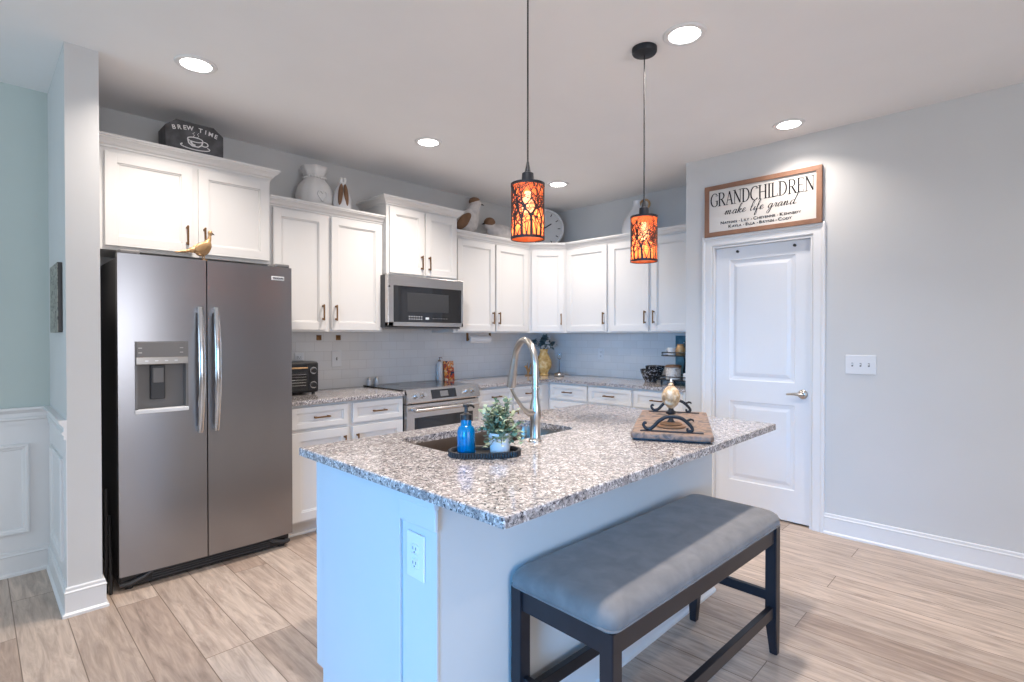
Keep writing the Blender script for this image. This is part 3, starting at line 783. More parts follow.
# outlets and switches ------------------------------------------------------
def plate(kind, label, loc, rz, w_=.07, h_=.115, gang=1, z=0, cat='outlet', mat=None):
    """faces local -y"""
    t = thing(kind, label, cat, loc, rz)
    g = G().box(-w_/2, w_/2, -.006, 0, -h_/2, h_/2, .003); obj('plate', g, mat or M['whitep'], t)
    if kind == 'wall_outlet':
        for dz_ in (-.021, .021):
            g = G().box(-.0165, .0165, -.009, -.005, dz_-.0145, dz_+.0145, .004); r = obj('receptacle', g, M['whitep'], t)
            g = G().box(-.008, -.0055, -.0095, -.0085, dz_-.002, dz_+.007).box(.0055, .008, -.0095, -.0085, dz_-.002, dz_+.007).cyl((0, -.0085, dz_-.008), (0, -.0095, dz_-.008), .0025)
            obj('slot', g, M['darkgrey'], r)
    else:
        for k in range(gang):
            x = (k-(gang-1)/2)*.046
            obj('toggle_slot', G().box(x-.005, x+.005, -.0068, -.0055, -.012, .012), M['midgrey'], t)
            g = G().box(x-.0035, x+.0035, -.016, -.005, -.002, .008, .001); obj('toggle', g, M['whitep'], t)
    return t
plate('wall_outlet', 'white outlet on the end of the island, below the granite edge', (bx0-.0065, 1.288, .695), -PI/2, w_=.086, h_=.135)
plate('light_switch', 'white triple light switch plate on the right wall beside the door', (XD, .793, 1.153), -PI/2, w_=.172, h_=.125, gang=3, cat='light switch')
plate('wall_outlet', 'white outlet on the tile behind the toaster oven', (1.775, YA-.0085, 1.155), 0)
plate('light_switch', 'white blank-looking switch plate on the tile left of the range', (2.085, YA-.0085, 1.155), 0, w_=.085, h_=.13, gang=1, cat='light switch')
plate('wall_outlet', 'white outlet on the right-hand tile wall, left of the bowls', (XB-.0085, 3.24, 1.15), -PI/2)

# ------------------------------------------------------------------ ceiling lights
proto = None
for (x, y, lab) in ((.817, 3.075, 'round recessed ceiling light above the refrigerator'), (2.312, 3.11, 'round recessed ceiling light in front of the microwave cabinet'),
                    (3.786, 3.117, 'small-looking recessed ceiling light near the far corner, right of the left pendant'), (2.32, 1.155, 'large bright recessed ceiling light beside the pendant canopy'),
                    (3.783, 1.149, 'recessed ceiling light over the sign and white door')):
    if proto is None:
        proto = thing('recessed_light', lab, 'ceiling light', (x, y, CEIL), 0, 'recessed ceiling lights')
        g = G().lathe([(.071, -.001), (.071, -.007), (.080, -.010), (.092, -.008), (.098, -.001)], n=40); obj('trim_ring', g, M['trim'], proto, smooth=True)
        g = G().lathe([(0, -.006), (.066, -.005), (.0705, -.002)], n=40); obj('diffuser', g, M['lens'], proto)
    else: dup(proto, (x, y, CEIL), 0, lab)
LP = 14.5
for x in (.817, 2.315, 3.785):
    for y in (3.1, 1.15, -.8):  # the row behind the camera is added fill, with no fixtures
        area('downlight', (x, y, CEIL-.014), (0, 0, 0), .13, .13, LP*(.3 if y < 0 else .33 if (x > 3 and y < 2) else .75 if x > 3 else .8 if (x < 1 and y > 2) else 1), (1, .90, .81), 'DISK', math.radians(125))

# ------------------------------------------------------------------ pendants
def pendant(label, x, y, z0, z1, seed):
    rnd = random.Random(seed)
    t = thing('pendant_light', label, 'pendant light', (x, y, z0), 0, 'tree-pattern pendants over the island')
    Hh = z1-z0; r = .0635
    top = CEIL-z0
    g = G().lathe([(0, top-.034), (.012, top-.034), (.055, top-.026), (.060, top-.018), (.060, top-.0005), (0, top-.0005)], n=32); obj('canopy', g, M['iron'], t, smooth=True)
    obj('cord', G().tube([(0, 0, Hh+.07), (0, 0, top-.03)], .0032, 8), M['black'], t)
    g = G().lathe([(0, Hh+.085), (.004, Hh+.085), (.012, Hh+.045), (.022, Hh+.04), (.024, Hh+.008), (.03, Hh+.006), (.03, Hh), (0, Hh)], n=24); obj('socket_cap', g, M['iron'], t, smooth=True)
    g = G()
    for zz in (0.0, Hh-.010):
        g.lathe([(r-.001, zz), (r+.002, zz), (r+.002, zz+.010), (r-.001, zz+.010), (r-.001, zz)], n=48)
    for k in range(3):
        a = k*2*PI/3; g.tube([(0, 0, Hh-.002), (r*math.cos(a), r*math.sin(a), Hh-.004)], .003, 6)
    # cut-metal tree silhouettes wrapped round the drum
    def strip(p, q, w0, w1):
        n_ = max(2, int(abs(q[0]-p[0])*r/.012)+2); L_, R_ = [], []
        d = Vector((q[0]*r-p[0]*r, q[1]-p[1])); nn = Vector((-d.y, d.x)).normalized() if d.length > 0 else Vector((1, 0))
        for i in range(n_+1):
            u = i/n_; a = p[0]+(q[0]-p[0])*u; z = p[1]+(q[1]-p[1])*u; w_ = (w0+(w1-w0)*u)/2
            for lst, s_ in ((L_, 1), (R_, -1)):
                aa = a+s_*nn.x*w_/r; zz = min(max(z+s_*nn.y*w_, .004), Hh-.004); lst.append((g.b.verts.new(((r+.0008)*math.cos(aa), (r+.0008)*math.sin(aa), zz)), g.b.verts.new(((r-.0006)*math.cos(aa), (r-.0006)*math.sin(aa), zz))))
        for i in range(n_):
            a0, a1, b0, b1 = L_[i], L_[i+1], R_[i], R_[i+1]
            g.b.faces.new((a0[0], a1[0], b1[0], b0[0])); g.b.faces.new((a0[1], b0[1], b1[1], a1[1]))
            g.b.faces.new((a0[0], a0[1], a1[1], a1[0])); g.b.faces.new((b0[0], b1[0], b1[1], b0[1]))
    def branch(a, z, ang, ln, w_, dep):
        a2 = a+math.sin(ang)*ln/r; z2 = z+math.cos(ang)*ln
        if z2 > Hh-.006: z2 = Hh-.006
        strip((a, z), (a2, z2), w_, w_*.7)
        if dep > 0 and z2 < Hh-.01:
            for s_ in (-1, 1):
                branch(a2, z2, ang+s_*rnd.uniform(.25, .7), ln*rnd.uniform(.68, .9), w_*.66, dep-1)
            if rnd.random() < .5: branch((a+a2)/2, (z+z2)/2, ang+rnd.choice((-1, 1))*rnd.uniform(.5, .9), ln*.6, w_*.5, dep-2)
    nt = 9
    for k in range(nt):
        a = 2*PI*k/nt + rnd.uniform(-.15, .15)
        branch(a, .008, rnd.uniform(-.12, .12), Hh*rnd.uniform(.22, .34), rnd.uniform(.008, .012), 5)
        for s_ in (-1, 1): branch(a+s_*.3, .008, s_*rnd.uniform(.05, .45), Hh*.2, .0045, 5)
    sh = obj('shade', g, M['iron'], t)
    g = G().lathe([(r-.0016, .003), (r-.0016, Hh-.003)], n=48); obj('liner', g, M['amber'], sh, smooth='all')
    b = G().lathe([(0, Hh-.115), (.016, Hh-.108), (.024, Hh-.09), (.022, Hh-.07), (.013, Hh-.05), (.012, Hh-.03), (0, Hh-.03)], n=20); obj('bulb', b, M['bulb'], t, smooth=True)
    l = bpy.data.lights.new('bulb_light', 'POINT'); l.energy = 1.9; l.color = (1, .72, .45); l.shadow_soft_size = .03
    lo_ = bpy.data.objects.new('bulb_light', l); COL.objects.link(lo_); lo_.parent = t; lo_.location = (0, 0, Hh-.135)
    return t
pendant('hanging amber tree-pattern pendant lamp, left and nearer of the two', 1.50, 1.385, 1.712, 1.926, 3)
pendant('hanging amber tree-pattern pendant lamp, right one beside the sign', 2.30, 1.352, 1.703, 1.925, 11)

# ------------------------------------------------------------------ bench
bn = thing('bench', 'grey upholstered bench with dark espresso legs beside the island', 'bench', (1.792, .966, 0), -.033)
hx, hyb = .598, .197
g = G(); prev_ = None
for ins, z, rr_ in ((-.003, .546, .03), (-.006, .562, .032), (-.005, .576, .034), (.001, .589, .036), (.012, .600, .04), (.030, .607, .04), (.070, .612, .05), (.130, .615, .05), (.190, .616, .004)):
    pts = rrect(-hx+ins, hx-ins, -hyb+ins, hyb-ins, rr_, 6)
    cur = [g.b.verts.new((*p, z)) for p in pts]
    if prev_:
        for i in range(len(cur)): g.b.faces.new((prev_[i], prev_[(i+1) % len(cur)], cur[(i+1) % len(cur)], cur[i]))
    prev_ = cur
g.b.faces.new(prev_)
cu = obj('seat_cushion', g, M['suede'], bn, smooth='all')
pp = rrect(-hx-.004, hx+.004, -hyb-.004, hyb+.004, .03)
obj('piping', G().tube([(a, b, .550) for a, b in pp], .0042, 8, closed=True), M['suede'], cu, smooth='all')
g = G().box(-hx+.02, hx-.02, -hyb+.008, -hyb+.030, .475, .545, .002).box(-hx+.02, hx-.02, hyb-.030, hyb-.008, .475, .545, .002).box(-hx+.008, -hx+.03, -hyb+.02, hyb-.02, .475, .545, .002).box(hx-.03, hx-.008, -hyb+.02, hyb-.02, .475, .545, .002)
obj('apron', g, M['wood_dark'], bn)
for sx_ in (-1, 1):
    for sy_ in (-1, 1):
        g = G(); w_ = .045
        def rect(xa, xb, ya, yb, z): return [g.b.verts.new((x_*sx_, y_*sy_, z)) for x_, y_ in ((xa, ya), (xb, ya), (xb, yb), (xa, yb))]
        X0, X1, Y0, Y1 = hx-w_, hx, hyb-w_, hyb
        rr = [rect(X0+.014, X1-.001, Y0+.014, Y1-.001, 0), rect(X0, X1, Y0, Y1, .14), rect(X0, X1, Y0, Y1, .5448)]
        g.b.faces.new(rr[0]); g.b.faces.new(rr[2])
        for A, B_ in zip(rr, rr[1:]):
            for i in range(4): g.b.faces.new((A[i], A[(i+1) % 4], B_[(i+1) % 4], B_[i]))
        bmesh.ops.bevel(g.b, geom=list(g.b.edges), offset=.0025, segments=2, affect='EDGES')
        obj('leg', g, M['wood_dark'], bn)
for sy_ in (-1, 1):
    obj('stretcher', G().box(-hx+.02, hx-.02, sy_*(hyb-.0225)-.012, sy_*(hyb-.0225)+.012, .160, .205, .002), M['wood_dark'], bn)
for sx_ in (-1, 1):
    obj('stretcher', G().box(sx_*(hx-.0225)-.011, sx_*(hx-.0225)+.011, -hyb+.02, hyb-.02, .222, .262, .002), M['wood_dark'], bn)

# ------------------------------------------------------------------ sign above the door
sg = thing('wall_sign', 'framed wooden sign reading GRANDCHILDREN above the white door', 'sign', (XD-.001, 1.427, 2.112), -PI/2)
SW, SH = .820, .393
fwid = .034
g = G().box(-SW/2, SW/2, -.030, 0, 0, fwid, .002).box(-SW/2, SW/2, -.030, 0, SH-fwid, SH, .002).box(-SW/2, -SW/2+fwid, -.030, 0, fwid-.001, SH-fwid+.001, .002).box(SW/2-fwid, SW/2, -.030, 0, fwid-.001, SH-fwid+.001, .002)
obj('frame', g, M['signframe'], sg)
obj('board', G().box(-SW/2+fwid-.004, SW/2-fwid+.004, -.018, -.004, fwid-.004, SH-fwid+.004), M['cream'], sg)
def ribbon(g, pts, wfun, y=-.0196, th_=.0007):
    pts = [Vector(p) for p in pts]; k = len(pts); L_, R_ = [], []
    for i in range(k):
        t_ = (pts[min(i+1, k-1)]-pts[max(i-1, 0)])
        if t_.length < 1e-9: t_ = Vector((1, 0))
        t_.normalize(); nn = Vector((-t_.y, t_.x)); w_ = wfun(i/(k-1), t_)/2
        L_.append(g.b.verts.new((pts[i].x+nn.x*w_, y, pts[i].y+nn.y*w_))); R_.append(g.b.verts.new((pts[i].x-nn.x*w_, y, pts[i].y-nn.y*w_)))
    for i in range(k-1): g.b.faces.new((L_[i], L_[i+1], R_[i+1], R_[i]))
def smooth_pts(p, m=6):
    p = [Vector(q) for q in p]; out = []
    for i in range(len(p)-1):
        p0, p1, p2, p3 = p[max(i-1, 0)], p[i], p[i+1], p[min(i+2, len(p)-1)]
        for j in range(m):
            t_ = j/m; out.append(.5*((2*p1)+(p2-p0)*t_+(2*p0-5*p1+4*p2-p3)*t_*t_+(3*p1-p0-3*p2+p3)*t_**3))
    out.append(p[-1]); return out
def arc(cx, cy, rx, ry_, a0, a1, n=16): return [(cx+rx*math.cos(math.radians(a0+(a1-a0)*i/n)), cy+ry_*math.sin(math.radians(a0+(a1-a0)*i/n))) for i in range(n+1)]
# serif capitals, unit height; (points, thick?)   serifs as (x, y) centres
CAPS = {
 'G': (.62, [(arc(.34, .5, .30, .5, 52, 300), 'v'), ([(.34+.30*.5, .067), (.54, .13), (.54, .42)], 'v')], [(.52, .42), (.52, .82)]),
 'R': (.62, [([(.12, 0), (.12, 1)], 't'), ([(.12, .98), (.3, .98)]+arc(.30, .74, .18, .24, 90, -90, 10)+[(.12, .5)], 'v'), ([(.28, .5), (.55, .02)], 't')], [(.12, 0), (.12, 1), (.56, 0)]),
 'A': (.62, [([(.08, 0), (.30, 1)], 'n'), ([(.30, 1), (.53, 0)], 't'), ([(.15, .34), (.44, .34)], 'n')], [(.08, 0), (.53, 0)]),
 'N': (.66, [([(.10, 0), (.10, 1)], 'n'), ([(.10, .98), (.54, .02)], 't'), ([(.54, 0), (.54, 1)], 'n')], [(.10, 0), (.08, 1), (.54, 1)]),
 'D': (.66, [([(.12, 0), (.12, 1)], 't'), ([(.12, .98), (.26, .98)]+arc(.26, .5, .30, .48, 90, -90, 16)+[(.12, .02)], 'v')], [(.10, 0), (.10, 1)]),
 'C': (.60, [(arc(.34, .5, .30, .5, 50, 312), 'v')], [(.53, .84)]),
 'H': (.66, [([(.12, 0), (.12, 1)], 't'), ([(.54, 0), (.54, 1)], 't'), ([(.12, .51), (.54, .51)], 'n')], [(.12, 0), (.12, 1), (.54, 0), (.54, 1)]),
 'I': (.28, [([(.14, 0), (.14, 1)], 't')], [(.14, 0), (.14, 1)]),
 'L': (.52, [([(.12, 0), (.12, 1)], 't'), ([(.12, .02), (.46, .02), (.47, .2)], 'n')], [(.12, 1), (.12, 0)]),
 'E': (.54, [([(.12, 0), (.12, 1)], 't'), ([(.12, .02), (.46, .02), (.47, .18)], 'n'), ([(.12, .98), (.44, .98), (.45, .84)], 'n'), ([(.12, .51), (.36, .51)], 'n')], [(.12, 1), (.12, 0), (.37, .51)]),
}
txt = 'GRANDCHILDREN'
tw = sum(CAPS[c][0] for c in txt); TW = .730; hC = .100; kx = TW/tw
g = G(); x = -TW/2; zb_ = .232
for c in txt:
    w_, strokes, ser = CAPS[c]
    for pts, kind in strokes:
        pp = [(x+p[0]*kx, zb_+p[1]*hC) for p in pts]
        if kind == 't': f = lambda u, t_: .0105
        elif kind == 'n': f = lambda u, t_: .0050
        else: f = lambda u, t_: .0045+.0058*abs(t_.y)**1.5
        ribbon(g, pp, f)
    for sx_, sy_ in ser:
        zz = zb_+sy_*hC; xx = x+sx_*kx; ribbon(g, [(xx-.011, zz), (xx+.011, zz)], lambda u, t_: .0040)
    x += w_*kx
obj('lettering', g, M['ink'], sg)
# flowing script: each letter in x-height units
SCR = {
 'm': (1.55, [[(-.1, .1), (.1, .8), (.2, .95), (.22, .7), (.15, 0)], [(.17, .3), (.4, .85), (.58, .95), (.62, .7), (.52, 0)], [(.55, .3), (.8, .85), (1.0, .95), (1.04, .7), (.96, .15), (1.1, 0), (1.45, .35)]]),
 'a': (1.05, [[(.72, .85), (.5, 1), (.2, .75), (.08, .3), (.22, 0), (.48, .2), (.75, .95)], [(.75, .95), (.66, .3), (.75, .02), (1.05, .35)]]),
 'k': (.95, [[(0, .2), (.45, 1.7), (.5, 2.2), (.3, 2.1), (.12, 1.2), (.05, 0)], [(.08, .5), (.4, .95), (.6, .85), (.45, .6), (.15, .5), (.4, .3), (.62, 0), (.95, .3)]]),
 'e': (.8, [[(-.05, .25), (.3, .45), (.55, .8), (.38, 1), (.12, .7), (.08, .25), (.3, 0), (.8, .35)]]),
 'l': (.6, [[(0, .2), (.4, 1.3), (.55, 2.1), (.4, 2.35), (.22, 1.8), (.1, .5), (.22, 0), (.6, .35)]]),
 'i': (.55, [[(0, .3), (.25, .95), (.16, .3), (.26, 0), (.55, .35)], [(.34, 1.4), (.38, 1.46)]]),
 'f': (.7, [[(0, .2), (.4, 1.3), (.55, 2.1), (.4, 2.3), (.25, 1.7), (.12, .2), (-.02, -.95), (.12, -1.15), (.3, -.6), (.25, .1), (.7, .35)]]),
 'g': (1.05, [[(.72, .85), (.5, 1), (.2, .75), (.08, .3), (.22, 0), (.48, .2), (.75, .95)], [(.75, .95), (.62, -.3), (.35, -1.15), (.05, -1.05), (.1, -.6), (1.05, .35)]]),
 'r': (.75, [[(0, .2), (.2, .95), (.3, .85), (.5, .9), (.42, .4), (.5, .03), (.75, .35)]]),
 'n': (1.15, [[(-.1, .1), (.1, .8), (.2, .95), (.22, .7), (.15, 0)], [(.17, .3), (.42, .85), (.62, .95), (.66, .7), (.58, .15), (.72, 0), (1.05, .35)]]),
 'd': (1.1, [[(.72, .85), (.5, 1), (.2, .75), (.08, .3), (.22, 0), (.48, .2), (.8, 1.2), (1.0, 2.3)], [(1.0, 2.3), (.8, 1.2), (.68, .3), (.78, .02), (1.2, .3)]]),
 ' ': (.75, [])}
s2 = 'make life grand'; tw = sum(SCR[c][0] for c in s2); TW = .50; ux = TW/tw; uz = .030
g = G(); x = -TW/2-.005; zb_ = .158
for c in s2:
    for st in SCR[c][1]:
        pp = [(x+(p[0]+.28*p[1]*.8)*ux, zb_+p[1]*uz) for p in smooth_pts(st)]
        ribbon(g, pp, lambda u, t_: .0026+.0050*max(0, -t_.y)**1.3)
    x += SCR[c][0]*ux
obj('lettering', g, M['ink'], sg)
def smallcaps(s, z, width):
    """small-capital line: first letters larger"""
    items = []; x = 0; sz = .030
    for wd in s.split(' '):
        if wd == '.':
            items.append(('dot', None, x+.008, 0)); x += .018; continue
        me = text_mesh(wd[0], sz, align='LEFT'); items.append(('m', me, x, 0)); x += max(v.co.x for v in me.vertices)+.0035
        me = text_mesh(wd[1:].upper(), sz*.78, align='LEFT', spacing=1.05); items.append(('m', me, x, -sz*.065)); x += max(v.co.x for v in me.vertices)+.006
    k = width/x; b = bmesh.new()
    for kind, me, px, pz in items:
        if kind == 'dot':
            q = bmesh.ops.create_circle(b, cap_ends=True, radius=.003, segments=10)
            for v in q['verts']: v.co = Vector((v.co.x+px, v.co.y-.002, 0))
        else:
            me.transform(Matrix.Translation((px, pz, 0))); b.from_mesh(me)
    b.transform(Matrix.Translation((-width/2, -.0192, z)) @ Matrix.Rotation(PI/2, 4, 'X') @ Matrix.Scale(k, 4, (1, 0, 0)))
    return b
obj('lettering', smallcaps('Nathan . Lily . Cheyenne . Kennedy', .098, .575), M['ink'], sg)
obj('lettering', smallcaps('Kayla . Ella . Brynn . Cody', .064, .455), M['ink'], sg)

# ------------------------------------------------------------------ faucet
fc = thing('faucet', 'tall brushed steel pull-down faucet behind the plant on the island', 'faucet', (1.600, 1.435, .914))
dirv = Vector((.35, .94, 0)).normalized()
g = G().lathe([(0, 0), (.027, 0), (.027, .006), (.023, .010), (.021, .02), (.0205, .085), (.024, .10), (.022, .14), (.0145, .18), (0, .18)], n=28); obj('base', g, M['nickel'], fc, smooth=True)
arcp = [(0, 0, .14), (0, 0, .22), (0, 0, .30)]
Rr = .098
for i in range(1, 15):
    a = PI*i/14*.93; arcp.append((dirv.x*Rr*(1-math.cos(a)), dirv.y*Rr*(1-math.cos(a)), .30+1.12*Rr*math.sin(a)))
ns = obj('spout', G().tube(arcp, .0135, 16), M['nickel'], fc, smooth=True)
e0 = Vector(arcp[-1]); dd_ = (Vector(arcp[-1])-Vector(arcp[-2])).normalized()
sp = [e0-dd_*.005, e0+dd_*.02, e0+dd_*.055, e0+dd_*.10, e0+dd_*.125, e0+dd_*.128]
obj('spray_head', G().tube(sp, [.0145, .0155, .0175, .021, .021, .018], 18), M['nickel'], fc, smooth=True)
obj('ring', G().cyl((0, 0, .213), (0, 0, .221), .0165, n=20), M['chrome'], fc, smooth=True)
g = G().tube([(-.012, 0, .118), (-.035, .0, .120), (-.052, .0, .124), (-.075, .003, .145), (-.105, .008, .185), (-.128, .012, .222)], [.015, .014, .011, .0075, .0065, .0055], 12)
obj('lever', g, M['nickel'], fc, smooth=True)

# ------------------------------------------------------------------ tray, soap, plant
TA = math.radians(-40)
def stadium(a, b, n=14):
    out = []
    for cx, a0 in ((a-b, -PI/2), (-(a-b), PI/2)):
        for i in range(n+1): q = a0+PI*i/n; out.append((cx+b*math.cos(q), b*math.sin(q)))
    return out
tr = thing('tray', 'black fluted oval tray on the island beside the sink', 'tray', (1.288, 1.400, .914), TA)
g = G(); rings = []
for ins, z in ((.006, 0), (0, .003), (-.002, .020), (.003, .021), (.006, .018), (.008, .006)):
    pts = stadium(.126-ins, .064-ins)
    rings.append([g.b.verts.new((*p, z)) for p in pts])
for A, B_ in zip(rings, rings[1:]):
    for i in range(len(A)): g.b.faces.new((A[i], A[(i+1) % len(A)], B_[(i+1) % len(A)], B_[i]))
g.b.faces.new(rings[0][::-1]); g.b.faces.new(rings[-1])
body = obj('tray_body', g, M['black'], tr, smooth=True)
g = G(); st = stadium(.1275, .0655, 40)
acc = 0; last = None
for i, p in enumerate(st + [st[0]]):
    pv = Vector(p)
    if last is None or (pv-last).length >= .0092:
        if last is not None:
            q0, q1 = last, pv; m_ = (pv-last).length; k_ = int(m_/.0095) or 1
            for j in range(k_): w_ = last.lerp(pv, j/k_); g.cyl((w_.x, w_.y, .0015), (w_.x, w_.y, .0205), .0036, n=8)
        last = pv
obj('fluting', g, M['black'], body, smooth=True)
def onisl(u, v, z=0):   # tray coordinates -> world
    return (1.288+u*math.cos(TA)-v*math.sin(TA), 1.400+u*math.sin(TA)+v*math.cos(TA), .914+z)
sp_ = thing('soap_bottle', 'blue glass soap bottle with black pump standing on the tray', 'soap dispenser', onisl(-.066, .005, .0062))
g = G().lathe([(0, 0), (.030, 0), (.033, .004), (.0325, .080), (.028, .094), (.020, .102), (.019, .124), (.0165, .125), (.0165, .103), (.025, .092), (.0295, .080), (.030, .008), (0, .006)], n=32)
obj('bottle', g, M['bluesoap'], sp_, smooth=True)
obj('soap', G().lathe([(0, .008), (.0285, .009), (.029, .078), (0, .078)], n=24), P('soap_liquid', (.0, .22, .46), .2), sp_, smooth=True)
g = G().lathe([(0, .122), (.021, .122), (.021, .140), (.012, .143), (.007, .148), (.006, .165), (.012, .167), (.012, .176), (0, .178)], n=20)
g.tube([(0, 0, .171), (.02, 0, .171), (.034, 0, .166), (.037, 0, .160)], [.0055, .0045, .004, .0035], 8); obj('pump', g, M['black'], sp_, smooth=True)
pl = thing('potted_plant', 'small leafy green plant in a white pot on the tray', 'plant', onisl(.055, .0, .0062))
g = G().lathe([(0, 0), (.033, 0), (.035, .003), (.042, .072), (.0425, .076), (.039, .076), (.038, .066), (0, .062)], n=32); obj('pot', g, M['soapw'], pl, smooth=True)
def leaf(g, p, d, up, ln, wd, n=3):
    d = d.normalized(); s_ = d.cross(up)
    if s_.length < .01: s_ = d.orthogonal()
    s_.normalize(); u = s_.cross(d)
    pts = [p]; L_ = []; R_ = []
    for i in range(1, n+1):
        t_ = i/(n+1); w_ = wd*math.sin(PI*t_**.8)/2; c = p+d*ln*t_+u*(.12*ln*math.sin(PI*t_))
        L_.append(g.b.verts.new(c+s_*w_)); R_.append(g.b.verts.new(c-s_*w_))
    a = g.b.verts.new(p); e_ = g.b.verts.new(p+d*ln-u*.05*ln)
    g.b.faces.new((a, L_[0], R_[0]))
    for i in range(n-1): g.b.faces.new((L_[i], L_[i+1], R_[i+1], R_[i]))
    g.b.faces.new((L_[-1], e_, R_[-1]))
rnd = random.Random(5)
gl_, gs, gp = G(), G(), G()
for k in range(80):
    a = rnd.uniform(0, 2*PI); sprd = rnd.uniform(.1, 1.4); ln = rnd.uniform(.08, .135)*(1-.10*sprd)
    p0 = Vector((rnd.uniform(-.018, .018), rnd.uniform(-.018, .018), .058))
    d = Vector((math.cos(a)*math.sin(sprd), math.sin(a)*math.sin(sprd), math.cos(sprd)+.15))
    pts = [p0+d*ln*u - Vector((0, 0, .05*u*u*sprd*.7)) for u in (0, .33, .66, 1)]
    gs.tube(pts, .0011, 5)
    for u in range(9):
        t_ = .2+.8*u/8; i = min(int(t_*3), 2); f = t_*3-i; p = pts[i].lerp(pts[i+1], f)
        aa = rnd.uniform(0, 2*PI); dl = (d*.4+Vector((math.cos(aa), math.sin(aa), rnd.uniform(-.3, .6)))).normalized()
        leaf(gl_ if rnd.random() < .6 else gp, p, dl, Vector((0, 0, 1)), rnd.uniform(.018, .029), rnd.uniform(.014, .021))
obj('stems', gs, M['stem'], pl); obj('foliage', gl_, M['leaf'], pl); obj('foliage', gp, M['leaf_pale'], pl)

# ------------------------------------------------------------------ serving board with iron handles and finial
BA = math.radians(26.6)
bdn = thing('serving_board', 'rustic wooden serving board with black iron scroll handles, on the island', 'serving board', (2.275, 1.185, .914), BA)
L2, W2_ = .35, .160
g = G(); prf = []
rnd = random.Random(9)
pts = rrect(-L2, L2, -W2_, W2_, .02, 5)
lo = [g.b.verts.new((*p, .010)) for p in pts]; m1_ = [g.b.verts.new((p[0]*1.008, p[1]*1.01, .016)) for p in pts]; m2_ = [g.b.verts.new((p[0]*1.008, p[1]*1.01, .027)) for p in pts]; hi = [g.b.verts.new((*p, .032)) for p in pts]
for A, B_ in ((lo, m1_), (m1_, m2_), (m2_, hi)):
    for i in range(len(A)): g.b.faces.new((A[i], A[(i+1) % len(A)], B_[(i+1) % len(A)], B_[i]))
g.b.faces.new(lo[::-1]); g.b.faces.new(hi)
obj('board', g, M['woodslice'], bdn)
for x in (-L2+.04, L2-.04): obj('cleat', G().box(x-.02, x+.02, -W2_+.01, W2_-.01, 0, .0105, .002), M['iron'], bdn)
for s_ in (-1, 1):
    x = s_*(L2-.055)
    g = G().box(x-.010, x+.010, -.125, .125, .0315, .036, .002)
    hp = [(-.105, .062), (-.112, .068), (-.118, .058), (-.108, .044), (-.092, .042), (-.075, .052), (-.050, .078), (-.02, .094), (.02, .096), (.05, .086), (.078, .062), (.086, .046), (.078, .038), (.066, .042), (.066, .052)]
    sm = smooth_pts(hp, 5); rs = [.0045+.0035*math.sin(PI*i/(len(sm)-1)) for i in range(len(sm))]
    g.tube([(x, -p[0]*.95, p[1]) for p in sm], rs, 10)
    g.tube([(x, -.060, .082), (x, -.075, .088), (x, -.084, .086), (x, -.086, .080)], [.005, .005, .004, .003], 8)
    g.cyl((x, .085, .034), (x, .085, .05), .008, .006, 10).cyl((x, -.075, .034), (x, -.075, .046), .008, .006, 10)
    obj('handle', g, M['iron'], bdn, smooth=True)
fn = thing('ornament', 'gold fluted bulb ornament on a black stem, standing on the serving board', 'ornament', (2.125, 1.115, .9465))
g = G().lathe([(0, 0), (.058, 0), (.062, .004), (.060, .009), (.046, .011), (.048, .016), (.044, .020), (.030, .022), (.0, .023)], n=32); obj('base', g, M['wood_brown'], fn, smooth=True)
g = G().lathe([(0, .021), (.018, .022), (.010, .034), (.008, .052), (.020, .058), (.022, .066), (.012, .074), (.010, .082), (0, .082)], n=24); obj('stem', g, M['iron'], fn, smooth=True)
g = G().lathe([(0, .080), (.012, .082), (.026, .098), (.036, .120), (.037, .138), (.030, .158), (.018, .172), (.011, .180), (.012, .185), (.007, .190), (0, .196)], n=64, fn=lambda a, z: 1+.09*abs(math.sin(a*6+z*30)) if .085 < z < .175 else 1)
obj('bulb', g, M['fluted'], fn, smooth=True)
obj('tip', G().lathe([(0, .193), (.006, .195), (.004, .204), (0, .210)], n=12), M['ceramic'], fn, smooth=True)

# ------------------------------------------------------------------ things on the perimeter counters
to = thing('toaster_oven', 'black toaster oven with gold door handle beside the refrigerator', 'toaster oven', (1.628, 3.765, .914))
obj('body', G().box(-.17, .17, 0, .27, .014, .238, .016, 3), M['black'], to)
d_ = obj('door', G().box(-.165, .085, -.010, .002, .028, .222, .004), M['glassblack'], to)
g = G().tube([(-.15, -.032, .196), (.07, -.032, .196)], .0062, 10)
for x in (-.13, .05): g.cyl((x, -.032, .196), (x, -.006, .196), .004, n=8)
obj('handle', g, M['gold'], d_, smooth=True)
for z in (.07, .175):
    g = G().cyl((.127, .001, z), (.127, -.006, z), .027, .026, 24); k_ = obj('knob', g, M['chrome'], to, smooth=True)
    obj('knob_grip', G().cyl((.127, -.006, z), (.127, -.024, z), .019, .017, 20), M['black'], k_, smooth=True)
g = G()
for i in range(5): g.tube([(-.15, -.0102, .07+i*.02), (.07, -.0102, .07+i*.02)], .0009, 6)
obj('rack', g, M['nickel'], d_)
for x in (-.14, .14):
    for y in (.03, .24): obj('foot', G().cyl((x, y, 0), (x, y, .016), .012, n=12), M['black'], to)

